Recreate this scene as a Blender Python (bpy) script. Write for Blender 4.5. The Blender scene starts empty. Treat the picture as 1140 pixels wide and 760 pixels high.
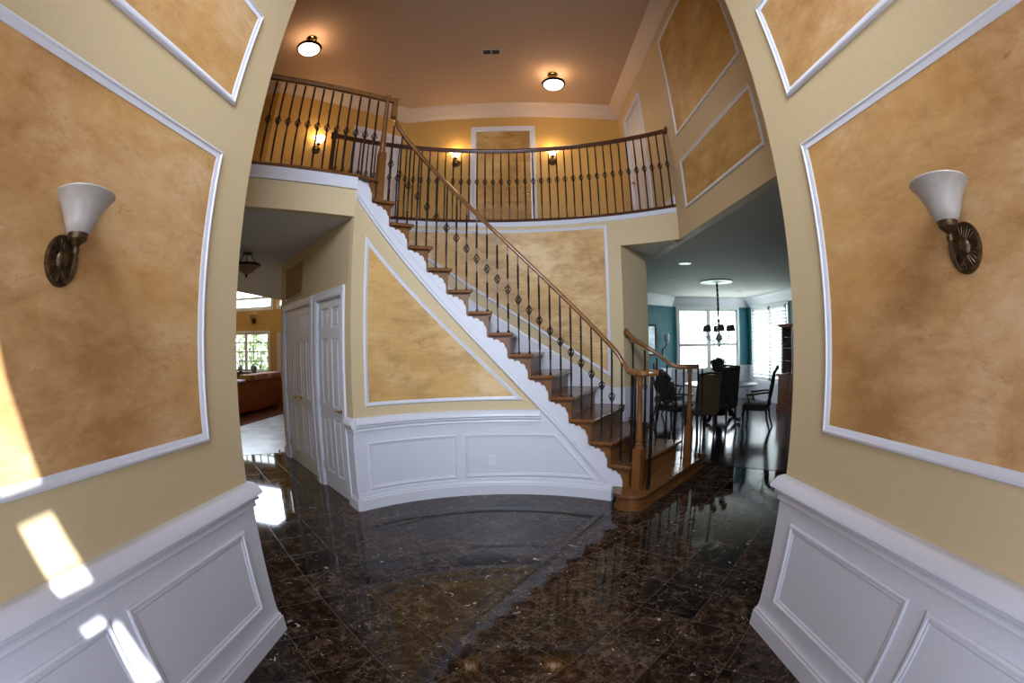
import bpy, bmesh, math, random
from math import sin, cos, pi, radians, degrees, hypot, atan2, sqrt
from mathutils import Vector, Matrix
random.seed(7)
SC = bpy.context.scene
COL = SC.collection

# ------------------------------------------------------------------ materials
def new_mat(name):
    m = bpy.data.materials.new(name); m.use_nodes = True
    nt = m.node_tree
    return m, nt, nt.nodes['Principled BSDF']
def link(nt, a, b): nt.links.new(a, b)
def node(nt, t, **k):
    n = nt.nodes.new(t)
    for a, b in k.items():
        if a in n.inputs: n.inputs[a].default_value = b
        else: setattr(n, a, b)
    return n
def ramp(nt, stops):
    r = nt.nodes.new('ShaderNodeValToRGB')
    e = r.color_ramp.elements
    while len(e) < len(stops): e.new(0.5)
    for x, (p, c) in zip(e, stops):
        x.position = p; x.color = (c[0], c[1], c[2], 1)
    return r
def coords(nt, scale=(1, 1, 1), rot=(0, 0, 0)):
    tc = nt.nodes.new('ShaderNodeTexCoord'); mp = nt.nodes.new('ShaderNodeMapping')
    mp.inputs['Scale'].default_value = scale; mp.inputs['Rotation'].default_value = rot
    link(nt, tc.outputs['Object'], mp.inputs['Vector'])
    return mp.outputs['Vector']
def mixc(nt, f, a, b, mode='MIX'):
    m = nt.nodes.new('ShaderNodeMix'); m.data_type = 'RGBA'; m.blend_type = mode
    for s, v in ((m.inputs[0], f), (m.inputs[6], a), (m.inputs[7], b)):
        if hasattr(v, 'node'): link(nt, v, s)
        elif isinstance(v, (int, float)): s.default_value = v
        else: s.default_value = (v[0], v[1], v[2], 1)
    return m.outputs[2]
def plain(name, col, rough=0.5, metal=0.0, noise=0.06, nscale=30, bump=0.0, spec=0.5, coat=0.0):
    m, nt, b = new_mat(name)
    v = coords(nt)
    n = node(nt, 'ShaderNodeTexNoise', Scale=nscale, Detail=3.0); link(nt, v, n.inputs['Vector'])
    c2 = tuple(max(0, c * (1 - noise * 2)) for c in col)
    c1 = tuple(min(1, c * (1 + noise)) for c in col)
    r = ramp(nt, [(0.3, c2), (0.7, c1)]); link(nt, n.outputs['Fac'], r.inputs['Fac'])
    link(nt, r.outputs['Color'], b.inputs['Base Color'])
    b.inputs['Roughness'].default_value = rough; b.inputs['Metallic'].default_value = metal
    b.inputs['Specular IOR Level'].default_value = spec
    b.inputs['Coat Weight'].default_value = coat
    if bump:
        bp = node(nt, 'ShaderNodeBump', Strength=bump, Distance=0.002)
        link(nt, n.outputs['Fac'], bp.inputs['Height']); link(nt, bp.outputs['Normal'], b.inputs['Normal'])
    return m
def wood(name, dark, light, rough=0.25, scale=(1, 1, 1), rot=(0, 0, 0), freq=14, coat=0.3):
    m, nt, b = new_mat(name)
    v = coords(nt, scale, rot)
    n = node(nt, 'ShaderNodeTexNoise', Scale=3.0, Detail=4.0, Distortion=1.5); link(nt, v, n.inputs['Vector'])
    w = node(nt, 'ShaderNodeTexWave', Scale=freq, Distortion=6.0, Detail=3.0); link(nt, v, w.inputs['Vector'])
    f = mixc(nt, 0.12, n.outputs['Fac'], w.outputs['Fac'])
    r = ramp(nt, [(0.25, dark), (0.75, light)]); link(nt, f, r.inputs['Fac'])
    link(nt, r.outputs['Color'], b.inputs['Base Color'])
    b.inputs['Roughness'].default_value = rough; b.inputs['Coat Weight'].default_value = coat
    b.inputs['Coat Roughness'].default_value = 0.12
    return m
def faux(name, dark=(0.40, 0.20, 0.065), mid=(0.56, 0.33, 0.14), light=(0.68, 0.46, 0.25), rot=(0.6, 0.5, 0.3), scale=1.0):
    """hand ragged plaster glaze: blotches, slanting streaks, a few brown smears"""
    m, nt, b = new_mat(name)
    v = coords(nt, (scale, scale, scale))
    vs = coords(nt, (1.0 * scale, 1.0 * scale, 2.6 * scale), rot)
    n1 = node(nt, 'ShaderNodeTexNoise', Scale=1.3, Detail=5.0, Roughness=0.6, Distortion=0.15); link(nt, v, n1.inputs['Vector'])
    n2 = node(nt, 'ShaderNodeTexNoise', Scale=2.4, Detail=9.0, Roughness=0.72, Distortion=0.25); link(nt, vs, n2.inputs['Vector'])
    f = mixc(nt, 0.5, n1.outputs['Fac'], n2.outputs['Fac'])
    r = ramp(nt, [(0.39, dark), (0.50, mid), (0.60, light)]); link(nt, f, r.inputs['Fac'])
    n3 = node(nt, 'ShaderNodeTexNoise', Scale=5.0, Detail=8.0, Roughness=0.75, Distortion=1.0); link(nt, vs, n3.inputs['Vector'])
    r3 = ramp(nt, [(0.56, (0, 0, 0)), (0.72, (1, 1, 1))]); link(nt, n3.outputs['Fac'], r3.inputs['Fac'])
    n4 = node(nt, 'ShaderNodeTexNoise', Scale=1.1, Detail=2.0); link(nt, v, n4.inputs['Vector'])
    r4 = ramp(nt, [(0.46, (0.12, 0.12, 0.12)), (0.60, (0.9, 0.9, 0.9))]); link(nt, n4.outputs['Fac'], r4.inputs['Fac'])
    ml = node(nt, 'ShaderNodeMath', operation='MULTIPLY'); link(nt, r3.outputs['Color'], ml.inputs[0]); link(nt, r4.outputs['Color'], ml.inputs[1])
    c = mixc(nt, ml.outputs[0], r.outputs['Color'], (0.30, 0.14, 0.035))
    n5 = node(nt, 'ShaderNodeTexNoise', Scale=0.75, Detail=5.0, Roughness=0.6); link(nt, v, n5.inputs['Vector'])
    r5 = ramp(nt, [(0.47, (0, 0, 0)), (0.60, (0.55, 0.55, 0.55))]); link(nt, n5.outputs['Fac'], r5.inputs['Fac'])
    c = mixc(nt, r5.outputs['Color'], c, (mid[0] * 1.06, mid[1] * .98, mid[2] * .62))
    nd = node(nt, 'ShaderNodeTexNoise', Scale=3.5, Detail=8.0, Roughness=0.7); link(nt, vs, nd.inputs['Vector'])
    vd = node(nt, 'ShaderNodeVectorMath', operation='MULTIPLY_ADD'); link(nt, nd.outputs['Color'], vd.inputs[0]); vd.inputs[1].default_value = (.9, .9, .9); link(nt, vs, vd.inputs[2])
    vc = node(nt, 'ShaderNodeTexVoronoi', Scale=1.6); vc.feature = 'DISTANCE_TO_EDGE'; link(nt, vd.outputs[0], vc.inputs['Vector'])
    r6 = ramp(nt, [(0.0, (1, 1, 1)), (0.045, (0, 0, 0))]); link(nt, vc.outputs['Distance'], r6.inputs['Fac'])
    r7 = ramp(nt, [(0.50, (0, 0, 0)), (0.66, (.6, .6, .6))]); link(nt, n3.outputs['Fac'], r7.inputs['Fac'])
    m7 = node(nt, 'ShaderNodeMath', operation='MULTIPLY'); link(nt, r6.outputs['Color'], m7.inputs[0]); link(nt, r7.outputs['Color'], m7.inputs[1])
    c = mixc(nt, m7.outputs[0], c, (0.30, 0.14, 0.035))
    r8 = ramp(nt, [(0.30, (.5, .5, .5)), (0.42, (0, 0, 0))]); link(nt, n3.outputs['Fac'], r8.inputs['Fac'])
    m8 = node(nt, 'ShaderNodeMath', operation='MULTIPLY'); link(nt, r6.outputs['Color'], m8.inputs[0]); link(nt, r8.outputs['Color'], m8.inputs[1])
    c = mixc(nt, m8.outputs[0], c, (light[0] * 1.2, light[1] * 1.25, light[2] * 1.4))
    link(nt, c, b.inputs['Base Color'])
    b.inputs['Roughness'].default_value = 0.5; b.inputs['Specular IOR Level'].default_value = 0.35
    bp = node(nt, 'ShaderNodeBump', Strength=0.06, Distance=0.003)
    link(nt, n2.outputs['Fac'], bp.inputs['Height']); link(nt, bp.outputs['Normal'], b.inputs['Normal'])
    return m
def marble():
    m, nt, b = new_mat('dark_marble')
    v = coords(nt)
    # tiles laid on the diagonal
    rot = nt.nodes.new('ShaderNodeMapping'); rot.inputs['Rotation'].default_value = (0, 0, radians(45))
    link(nt, v, rot.inputs['Vector'])
    T = 0.3535
    sc = node(nt, 'ShaderNodeVectorMath', operation='SCALE'); link(nt, rot.outputs['Vector'], sc.inputs[0]); sc.inputs['Scale'].default_value = 1 / T
    ad = node(nt, 'ShaderNodeVectorMath', operation='ADD'); link(nt, sc.outputs[0], ad.inputs[0]); ad.inputs[1].default_value = (0.0, 0.0, 0.5)
    fl = node(nt, 'ShaderNodeVectorMath', operation='FLOOR'); link(nt, ad.outputs[0], fl.inputs[0])
    fr = node(nt, 'ShaderNodeVectorMath', operation='FRACTION'); link(nt, ad.outputs[0], fr.inputs[0])
    wn = node(nt, 'ShaderNodeTexWhiteNoise'); wn.noise_dimensions = '3D'; link(nt, fl.outputs[0], wn.inputs['Vector'])
    sp = nt.nodes.new('ShaderNodeSeparateXYZ'); link(nt, fr.outputs[0], sp.inputs[0])
    def edge(o):
        a = node(nt, 'ShaderNodeMath', operation='SUBTRACT'); link(nt, o, a.inputs[0]); a.inputs[1].default_value = 0.5
        c = node(nt, 'ShaderNodeMath', operation='ABSOLUTE'); link(nt, a.outputs[0], c.inputs[0]); return c.outputs[0]
    mx = node(nt, 'ShaderNodeMath', operation='MAXIMUM'); link(nt, edge(sp.outputs[0]), mx.inputs[0]); link(nt, edge(sp.outputs[1]), mx.inputs[1])
    gr = node(nt, 'ShaderNodeMath', operation='GREATER_THAN'); link(nt, mx.outputs[0], gr.inputs[0]); gr.inputs[1].default_value = 0.4955
    # each tile its own piece of stone
    off = node(nt, 'ShaderNodeVectorMath', operation='MULTIPLY_ADD'); link(nt, wn.outputs['Color'], off.inputs[0])
    off.inputs[1].default_value = (9, 9, 9); link(nt, v, off.inputs[2])
    dn = node(nt, 'ShaderNodeTexNoise', Scale=6.0, Detail=7.0, Roughness=0.65); link(nt, off.outputs[0], dn.inputs['Vector'])
    dv = node(nt, 'ShaderNodeVectorMath', operation='MULTIPLY_ADD'); link(nt, dn.outputs['Color'], dv.inputs[0])
    dv.inputs[1].default_value = (0.30, 0.30, 0.30); link(nt, off.outputs[0], dv.inputs[2])
    vo = node(nt, 'ShaderNodeTexVoronoi', Scale=9.0); vo.feature = 'DISTANCE_TO_EDGE'; link(nt, dv.outputs[0], vo.inputs['Vector'])
    vo2 = node(nt, 'ShaderNodeTexVoronoi', Scale=34.0); vo2.feature = 'DISTANCE_TO_EDGE'; link(nt, dv.outputs[0], vo2.inputs['Vector'])
    v1 = ramp(nt, [(0.0, (1, 1, 1)), (0.022, (0, 0, 0))]); link(nt, vo.outputs['Distance'], v1.inputs['Fac'])
    v2 = ramp(nt, [(0.0, (1, 1, 1)), (0.05, (0, 0, 0))]); link(nt, vo2.outputs['Distance'], v2.inputs['Fac'])
    msk = node(nt, 'ShaderNodeTexNoise', Scale=6.0, Detail=3.0); link(nt, off.outputs[0], msk.inputs['Vector'])
    mr = ramp(nt, [(0.38, (0.03, 0.03, 0.03)), (0.64, (1, 1, 1))]); link(nt, msk.outputs['Fac'], mr.inputs['Fac'])
    va = node(nt, 'ShaderNodeMath', operation='MULTIPLY'); link(nt, v1.outputs['Color'], va.inputs[0]); link(nt, mr.outputs['Color'], va.inputs[1])
    vb = node(nt, 'ShaderNodeMath', operation='MULTIPLY'); link(nt, v2.outputs['Color'], vb.inputs[0]); link(nt, mr.outputs['Color'], vb.inputs[1])
    cl = node(nt, 'ShaderNodeTexNoise', Scale=13.0, Detail=9.0, Roughness=0.78); link(nt, dv.outputs[0], cl.inputs['Vector'])
    base = ramp(nt, [(0.35, (0.0035, 0.0025, 0.002)), (0.50, (0.020, 0.012, 0.008)), (0.66, (0.13, 0.08, 0.05))]); link(nt, cl.outputs['Fac'], base.inputs['Fac'])
    tone = ramp(nt, [(0.0, (0.08, 0.08, 0.09)), (0.10, (0.2, 0.2, 0.22)), (0.12, (0.55, 0.52, 0.5)), (1.0, (1.35, 1.3, 1.22))]); link(nt, wn.outputs['Value'], tone.inputs['Fac'])
    c = mixc(nt, 1.0, base.outputs['Color'], tone.outputs['Color'], 'MULTIPLY')
    c = mixc(nt, vb.outputs[0], c, (0.085, 0.058, 0.04))
    c = mixc(nt, va.outputs[0], c, (0.30, 0.22, 0.16))
    # scattered pale calcite chips
    ch = node(nt, 'ShaderNodeTexNoise', Scale=17.0, Detail=2.0, Distortion=1.5); link(nt, off.outputs[0], ch.inputs['Vector'])
    cr = ramp(nt, [(0.715, (0, 0, 0)), (0.73, (1, 1, 1))]); link(nt, ch.outputs['Fac'], cr.inputs['Fac'])
    c = mixc(nt, cr.outputs['Color'], c, (0.42, 0.36, 0.32))
    c = mixc(nt, gr.outputs[0], c, (0.085, 0.065, 0.05))
    link(nt, c, b.inputs['Base Color'])
    rr = mixc(nt, gr.outputs[0], (0.045, 0.045, 0.045), (0.4, 0.4, 0.4)); link(nt, rr, b.inputs['Roughness'])
    b.inputs['Specular IOR Level'].default_value = 0.3
    return m
def planks(name, dark, light, width=0.12, rough=0.12, rot=0.0):
    m, nt, b = new_mat(name)
    v = coords(nt, (1, 1, 1), (0, 0, rot))
    br = nt.nodes.new('ShaderNodeTexBrick'); link(nt, v, br.inputs['Vector'])
    br.inputs['Scale'].default_value = 1.0; br.inputs['Brick Width'].default_value = 1.3; br.inputs['Row Height'].default_value = width
    br.inputs['Mortar Size'].default_value = 0.002
    br.inputs['Color1'].default_value = (*dark, 1); br.inputs['Color2'].default_value = (*light, 1); br.inputs['Mortar'].default_value = (0.01, 0.006, 0.004, 1)
    link(nt, br.outputs['Color'], b.inputs['Base Color']); b.inputs['Roughness'].default_value = rough
    return m
def emit(name, col, s, base=(0.9, 0.9, 0.9)):
    m, nt, b = new_mat(name)
    v = coords(nt); n = node(nt, 'ShaderNodeTexNoise', Scale=8.0); link(nt, v, n.inputs['Vector'])
    r = ramp(nt, [(0.0, tuple(c * 0.95 for c in base)), (1.0, base)]); link(nt, n.outputs['Fac'], r.inputs['Fac'])
    link(nt, r.outputs['Color'], b.inputs['Base Color'])
    b.inputs['Emission Color'].default_value = (*col, 1); b.inputs['Emission Strength'].default_value = s
    return m
def glass(name, tint=(1, 1, 1), refl=0.06):
    m, nt, b = new_mat(name)
    out = nt.nodes['Material Output']; nt.nodes.remove(b)
    t = nt.nodes.new('ShaderNodeBsdfTransparent'); t.inputs['Color'].default_value = (*tint, 1)
    g = nt.nodes.new('ShaderNodeBsdfGlossy'); g.inputs['Roughness'].default_value = 0.02
    mx = nt.nodes.new('ShaderNodeMixShader'); mx.inputs[0].default_value = refl
    link(nt, t.outputs[0], mx.inputs[1]); link(nt, g.outputs[0], mx.inputs[2]); link(nt, mx.outputs[0], out.inputs[0])
    return m

M = {}
M['wall'] = plain('yellow_wall_paint', (0.60, 0.475, 0.275), 0.6, noise=0.02, nscale=60, bump=0.05)
M['gold'] = plain('golden_wall_paint', (0.58, 0.36, 0.10), 0.6, noise=0.02, nscale=60, bump=0.05)
M['crown'] = plain('white_crown_warm_dim', (0.60, 0.50, 0.40), 0.5, noise=0.01)  # white trim with the warm dim upstairs light put into its colour
M['white'] = plain('white_trim_paint', (0.67, 0.68, 0.74), 0.35, noise=0.01, nscale=40)
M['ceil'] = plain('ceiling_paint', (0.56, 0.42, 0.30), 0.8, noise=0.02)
M['ceil_low'] = plain('lower_ceiling_paint', (0.62, 0.60, 0.57), 0.8, noise=0.02)
M['teal'] = plain('teal_wall_paint', (0.025, 0.16, 0.20), 0.6, noise=0.03)
M['faux_l'] = faux('ragged_ochre_glaze', rot=(0.9, 0.4, 0.3))
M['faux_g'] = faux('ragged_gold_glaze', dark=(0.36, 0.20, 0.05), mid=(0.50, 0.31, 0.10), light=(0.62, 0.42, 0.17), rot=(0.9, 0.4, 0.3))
M['faux_s'] = faux('ragged_ochre_glaze_horizontal', dark=(0.40, 0.235, 0.085), mid=(0.60, 0.38, 0.16), light=(0.74, 0.54, 0.28), rot=(0.12, 0.08, 0.2), scale=1.2)
M['marble'] = marble()
M['lighttile'] = plain('pale_marble_tile', (0.62, 0.66, 0.72), 0.3, noise=0.22, nscale=3)
M['dining_floor'] = planks('dark_plank_floor', (0.016, 0.009, 0.008), (0.026, 0.013, 0.011), 0.09, 0.14, rot=pi / 2)
M['dining_floor'].node_tree.nodes['Principled BSDF'].inputs['Specular IOR Level'].default_value = 0.3
M['hard'] = planks('red_brown_plank_floor', (0.13, 0.045, 0.018), (0.18, 0.065, 0.03), 0.09, 0.2, rot=pi / 2)
M['oak'] = wood('stained_oak', (0.12, 0.042, 0.009), (0.225, 0.088, 0.020), 0.42, (1.5, 1.5, 1.5), (0.3, 0.2, 0.5), freq=1.2, coat=0.0)
M['tread'] = wood('stained_oak_tread', (0.14, 0.055, 0.018), (0.23, 0.10, 0.035), 0.24, (2, 2, 6), (0, 0, 0.6), freq=4, coat=0.1)
M['rail'] = wood('varnished_handrail_wood', (0.16, 0.062, 0.018), (0.28, 0.125, 0.042), 0.18, (2, 2, 2), (0.4, 0.2, 0.7), freq=4, coat=0.5)
M['darkrail'] = wood('dark_handrail_wood', (0.06, 0.018, 0.008), (0.12, 0.04, 0.016), 0.25, (2, 2, 2), (0.4, 0.2, 0.7), coat=0.4)
M['iron'] = plain('oil_rubbed_iron', (0.022, 0.013, 0.010), 0.35, 0.55, noise=0.25, nscale=90)
M['bronze'] = plain('antique_bronze', (0.115, 0.075, 0.038), 0.38, 0.85, noise=0.3, nscale=50)
M['brass'] = plain('polished_brass', (0.55, 0.38, 0.12), 0.2, 1.0)
M['steel'] = plain('brushed_steel', (0.45, 0.45, 0.46), 0.3, 1.0)
M['shade'] = plain('frosted_glass_shade', (0.47, 0.43, 0.38), 0.35, noise=0.05, nscale=25)
M['shade'].node_tree.nodes['Principled BSDF'].inputs['Subsurface Weight'].default_value = 0.0
M['litshade'] = emit('lit_frosted_shade', (1.0, 0.70, 0.42), 6.0)
M['litbowl'] = emit('lit_alabaster_bowl', (1.0, 0.86, 0.70), 12.0)
M['can'] = emit('recessed_lamp_lens', (0.75, 0.9, 1.0), 0.55)
M['blackfab'] = plain('dark_lamp_fabric', (0.075, 0.062, 0.05), 0.8, noise=0.1)
M['crystal'] = plain('cut_crystal', (0.42, 0.62, 0.62), 0.05, 0.2, noise=0.3, nscale=80, spec=1.0)
M['glass'] = glass('window_glass')
M['tabletop'] = plain('glass_table_top', (0.02, 0.10, 0.10), 0.3, noise=0.05, spec=0.25)
M['darkwood'] = wood('espresso_wood', (0.012, 0.006, 0.004), (0.03, 0.014, 0.009), 0.3)
M['cherry'] = wood('cherry_wood', (0.15, 0.045, 0.018), (0.28, 0.10, 0.045), 0.25)
M['khaki'] = plain('olive_brown_upholstery', (0.10, 0.065, 0.03), 0.75, noise=0.15, nscale=20)
M['pattern'] = plain('dark_damask', (0.030, 0.024, 0.018), 0.7, noise=0.5, nscale=26)
M['leather'] = plain('cognac_leather', (0.34, 0.10, 0.03), 0.33, noise=0.2, nscale=5, bump=0.2)
M['pink'] = plain('rose_woven_cushion', (0.62, 0.30, 0.27), 0.85, noise=0.3, nscale=18)
M['mauve'] = plain('pale_throw', (0.72, 0.60, 0.68), 0.85, noise=0.1)
M['goldcush'] = plain('amber_brown_cushion', (0.45, 0.22, 0.07), 0.8, noise=0.3, nscale=22)
M['shutter'] = plain('white_shutter_paint', (0.78, 0.80, 0.80), 0.4, noise=0.02)
M['grille'] = plain('tan_metal_grille', (0.30, 0.20, 0.09), 0.5, 0.2)
M['slot'] = plain('dark_slot', (0.02, 0.018, 0.015), 0.8)
M['plastic'] = plain('white_plastic', (0.75, 0.76, 0.78), 0.3, noise=0.01)
M['leaf'] = plain('dark_leaf', (0.012, 0.02, 0.010), 0.6, noise=0.4, nscale=30)
M['tree'] = plain('garden_foliage', (0.42, 0.55, 0.32), 0.7, noise=0.5, nscale=3)
M['lawn'] = plain('sunlit_pale_lawn', (0.42, 0.50, 0.34), 0.9, noise=0.2)
M['trunk'] = plain('tree_bark', (0.12, 0.08, 0.05), 0.9, noise=0.3)
M['mirror'] = plain('framed_picture_glass', (0.42, 0.52, 0.56), 0.12, 0.2, noise=0.25, nscale=6)
M['candle'] = plain('pale_candle_glass', (0.55, 0.6, 0.6), 0.2)
M['blackplastic'] = plain('black_rubber', (0.01, 0.01, 0.01), 0.5)

# ------------------------------------------------------------------ mesh builder
class MB:
    def __init__(s): s.v = []; s.f = []
    def add(s, vs, fs):
        o = len(s.v); s.v += [tuple(p) for p in vs]; s.f += [tuple(i + o for i in f) for f in fs]
    def box(s, c, d, rz=0.0, M4=None):
        x, y, z = d[0] / 2, d[1] / 2, d[2] / 2
        vs = [Vector((a * x, b * y, e * z)) for a in (-1, 1) for b in (-1, 1) for e in (-1, 1)]
        R = Matrix.Rotation(rz, 3, 'Z') if M4 is None else M4
        s.add([R @ p + Vector(c) for p in vs], [(0, 1, 3, 2), (4, 6, 7, 5), (0, 4, 5, 1), (2, 3, 7, 6), (0, 2, 6, 4), (1, 5, 7, 3)])
        return s
    def rings(s, R, closed_ring=True, caps=True, closed_path=False):
        n = len(R[0]); vs = [p for r in R for p in r]; fs = []
        K = len(R)
        for i in range(K if closed_path else K - 1):
            j = (i + 1) % K
            for a in range(n if closed_ring else n - 1):
                b = (a + 1) % n
                fs.append((i * n + a, i * n + b, j * n + b, j * n + a))
        if caps and closed_ring and not closed_path:
            fs.append(tuple(reversed(range(n)))); fs.append(tuple((K - 1) * n + a for a in range(n)))
        s.add(vs, fs); return s
    def tube(s, pts, r, n=8, rad=None):
        pts = [Vector(p) for p in pts]; R = []
        up = Vector((0, 0, 1))
        for i, p in enumerate(pts):
            t = (pts[min(i + 1, len(pts) - 1)] - pts[max(i - 1, 0)]).normalized()
            a = t.cross(up)
            if a.length < 1e-3: a = t.cross(Vector((1, 0, 0)))
            a.normalize(); b = a.cross(t)
            rr = rad[i] if rad else r
            R.append([p + (a * cos(2 * pi * k / n) + b * sin(2 * pi * k / n)) * rr for k in range(n)])
        return s.rings(R)
    def lathe(s, prof, c=(0, 0, 0), n=20, sx=1.0, sy=1.0, M3=None):
        """prof: list (r, z); about z through c, or turned by M3"""
        c = Vector(c); R = []
        for r, z in prof:
            ring = []
            for k in range(n):
                a = 2 * pi * k / n
                p = Vector((max(r, 1e-4) * cos(a) * sx, max(r, 1e-4) * sin(a) * sy, z))
                ring.append(c + (M3 @ p if M3 else p))
            R.append(ring)
        return s.rings(R)
    def prism(s, poly, z0, z1):
        n = len(poly); vs = [(x, y, z0) for x, y in poly] + [(x, y, z1) for x, y in poly]
        fs = [tuple(reversed(range(n))), tuple(range(n, 2 * n))] + [(i, (i + 1) % n, n + (i + 1) % n, n + i) for i in range(n)]
        s.add(vs, fs); return s
    def sweep(s, path, prof, closed=False, side=None):
        """path 3-D points, prof (out, up); out = right of travel in plan, mitred"""
        P = [Vector(p) for p in path]; N = len(P); R = []
        for i in range(N):
            if closed: a, b = P[i] - P[i - 1], P[(i + 1) % N] - P[i]
            else:
                a = P[i] - P[max(i - 1, 0)]; b = P[min(i + 1, N - 1)] - P[i]
                if i == 0: a = b
                if i == N - 1: b = a
            a2, b2 = Vector((a.x, a.y, 0)), Vector((b.x, b.y, 0))
            if a2.length < 1e-6: a2 = b2
            if b2.length < 1e-6: b2 = a2
            if a2.length < 1e-6: a2 = b2 = Vector(side or (1, 0, 0))
            a2.normalize(); b2.normalize()
            t = (a2 + b2); t.normalize()
            o = Vector((t.y, -t.x, 0)); k = 1 / max(0.35, t.dot(a2))
            R.append([P[i] + o * (u * k) + Vector((0, 0, v)) for u, v in prof])
        return s.rings(R, closed_path=closed)
    def build(s, name, mat, parent=None, smooth=True, angle=35, loc=None):
        me = bpy.data.meshes.new(name)
        me.from_pydata(s.v, [], s.f); me.update()
        bm = bmesh.new(); bm.from_mesh(me); bmesh.ops.recalc_face_normals(bm, faces=bm.faces); bm.to_mesh(me); bm.free()
        if smooth:
            me.shade_smooth() if hasattr(me, 'shade_smooth') else None
            me.set_sharp_from_angle(angle=radians(angle))
        me.materials.append(mat)
        o = bpy.data.objects.new(name, me); COL.objects.link(o)
        if parent: o.parent = parent
        if loc: o.location = loc
        return o
def tag(o, label=None, cat=None, group=None, kind=None):
    if label: o['label'] = label
    if cat: o['category'] = cat
    if group: o['group'] = group
    if kind: o['kind'] = kind
    return o
def struct(o, label, cat):
    return tag(o, label, cat, kind='structure')
def empty(name, loc=(0, 0, 0), rz=0.0):
    o = bpy.data.objects.new(name, None); o.empty_display_size = 0.1
    COL.objects.link(o); o.location = loc; o.rotation_euler = (0, 0, rz); return o
def copy_tree(o, parent=None):
    kids = [c for c in COL.objects if c.parent == o]
    c = o.copy(); COL.objects.link(c)
    if parent is not None: c.parent = parent
    for k in kids: copy_tree(k, c)
    return c

# ------------------------------------------------------------------ wall surfaces (u along, v up, n towards the viewer's side)
class Flat:
    def __init__(s, p, q, flip=False):
        s.p = Vector((p[0], p[1], 0)); d = Vector((q[0] - p[0], q[1] - p[1], 0)); s.len = d.length
        s.t = d.normalized(); s.n = Vector((s.t.y, -s.t.x, 0)) * (-1 if flip else 1)
    def __call__(s, u, v, n=0.0): 
        r = s.p + s.t * u + s.n * n; return Vector((r.x, r.y, v))
    step = 99.0
class Curve:
    """inside face of a drum: u = R*angle, n towards (or away from) the centre"""
    def __init__(s, C, R, out=False): s.C = C; s.R = R; s.k = 1 if out else -1
    def __call__(s, u, v, n=0.0):
        a = u / s.R; r = s.R + s.k * n; return Vector((s.C[0] + r * cos(a), s.C[1] + r * sin(a), v))
    step = 0.08
    def u(s, deg): return s.R * radians(deg)
def wall(S, u0, u1, v0, v1, th, holes=(), mb=None):
    mb = mb or MB()
    us = {u0, u1}; vs = {v0, v1}
    for h in holes: us |= {h[0], h[1]}; vs |= {h[2], h[3]}
    us = sorted(x for x in us if u0 <= x <= u1); vs = sorted(x for x in vs if v0 <= x <= v1)
    if S.step < 50:
        uu = []
        for a, b in zip(us, us[1:]):
            k = max(1, int((b - a) / S.step)); uu += [a + (b - a) * i / k for i in range(k)]
        us = uu + [us[-1]]
    solid = lambda i, j: 0 <= i < len(us) - 1 and 0 <= j < len(vs) - 1 and not any(h[0] < (us[i] + us[i + 1]) / 2 < h[1] and h[2] < (vs[j] + vs[j + 1]) / 2 < h[3] for h in holes)
    for i in range(len(us) - 1):
        for j in range(len(vs) - 1):
            if not solid(i, j): continue
            a, b, c, d = us[i], us[i + 1], vs[j], vs[j + 1]
            F = [S(a, c, 0), S(b, c, 0), S(b, d, 0), S(a, d, 0)]; B = [S(a, c, -th), S(b, c, -th), S(b, d, -th), S(a, d, -th)]
            mb.add(F, [(0, 1, 2, 3)]); mb.add(B, [(3, 2, 1, 0)])
            if not solid(i - 1, j): mb.add([F[0], F[3], B[3], B[0]], [(0, 1, 2, 3)])
            if not solid(i + 1, j): mb.add([F[1], B[1], B[2], F[2]], [(0, 1, 2, 3)])
            if not solid(i, j - 1): mb.add([F[0], B[0], B[1], F[1]], [(0, 1, 2, 3)])
            if not solid(i, j + 1): mb.add([F[3], F[2], B[2], B[3]], [(0, 1, 2, 3)])
    return mb
def offset_poly(P, d):
    """P counter-clockwise, inwards by d"""
    n = len(P); out = []
    for i in range(n):
        p0, p1, p2 = Vector(P[i - 1]), Vector(P[i]), Vector(P[(i + 1) % n])
        a = (p1 - p0).normalized(); b = (p2 - p1).normalized()
        na, nb = Vector((-a.y, a.x)), Vector((-b.y, b.x)); m = (na + nb); m.normalize()
        out.append(p1 + m * (d / max(0.2, m.dot(na))))
    return out
def ccw(P):
    return list(P) if sum(P[i - 1][0] * P[i][1] - P[i][0] * P[i - 1][1] for i in range(len(P))) > 0 else list(reversed(P))
PICT = [(0, -0.004), (0, 0.010), (0.006, 0.017), (0.014, 0.019), (0.020, 0.013), (0.028, 0.012), (0.034, 0.008), (0.040, 0.006), (0.040, -0.004)]
def moulding(S, poly, prof=PICT, mb=None, w=1.0):
    mb = mb or MB(); poly = ccw(poly)
    loops = [offset_poly(poly, d * w) for d, n in prof]
    n = len(poly); R = []
    for i in range(n):
        a = i; b = (i + 1) % n
        L = (loops[0][b] - loops[0][a]).length; k = 1 if S.step > 50 else max(1, int(L / S.step))
        for q in range(k):
            t = q / k
            R.append([S(*(lp[a].lerp(lp[b], t)), pn) for lp, (d, pn) in zip(loops, prof)])
    mb.rings(R, closed_ring=False, caps=False, closed_path=True)
    return mb
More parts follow.
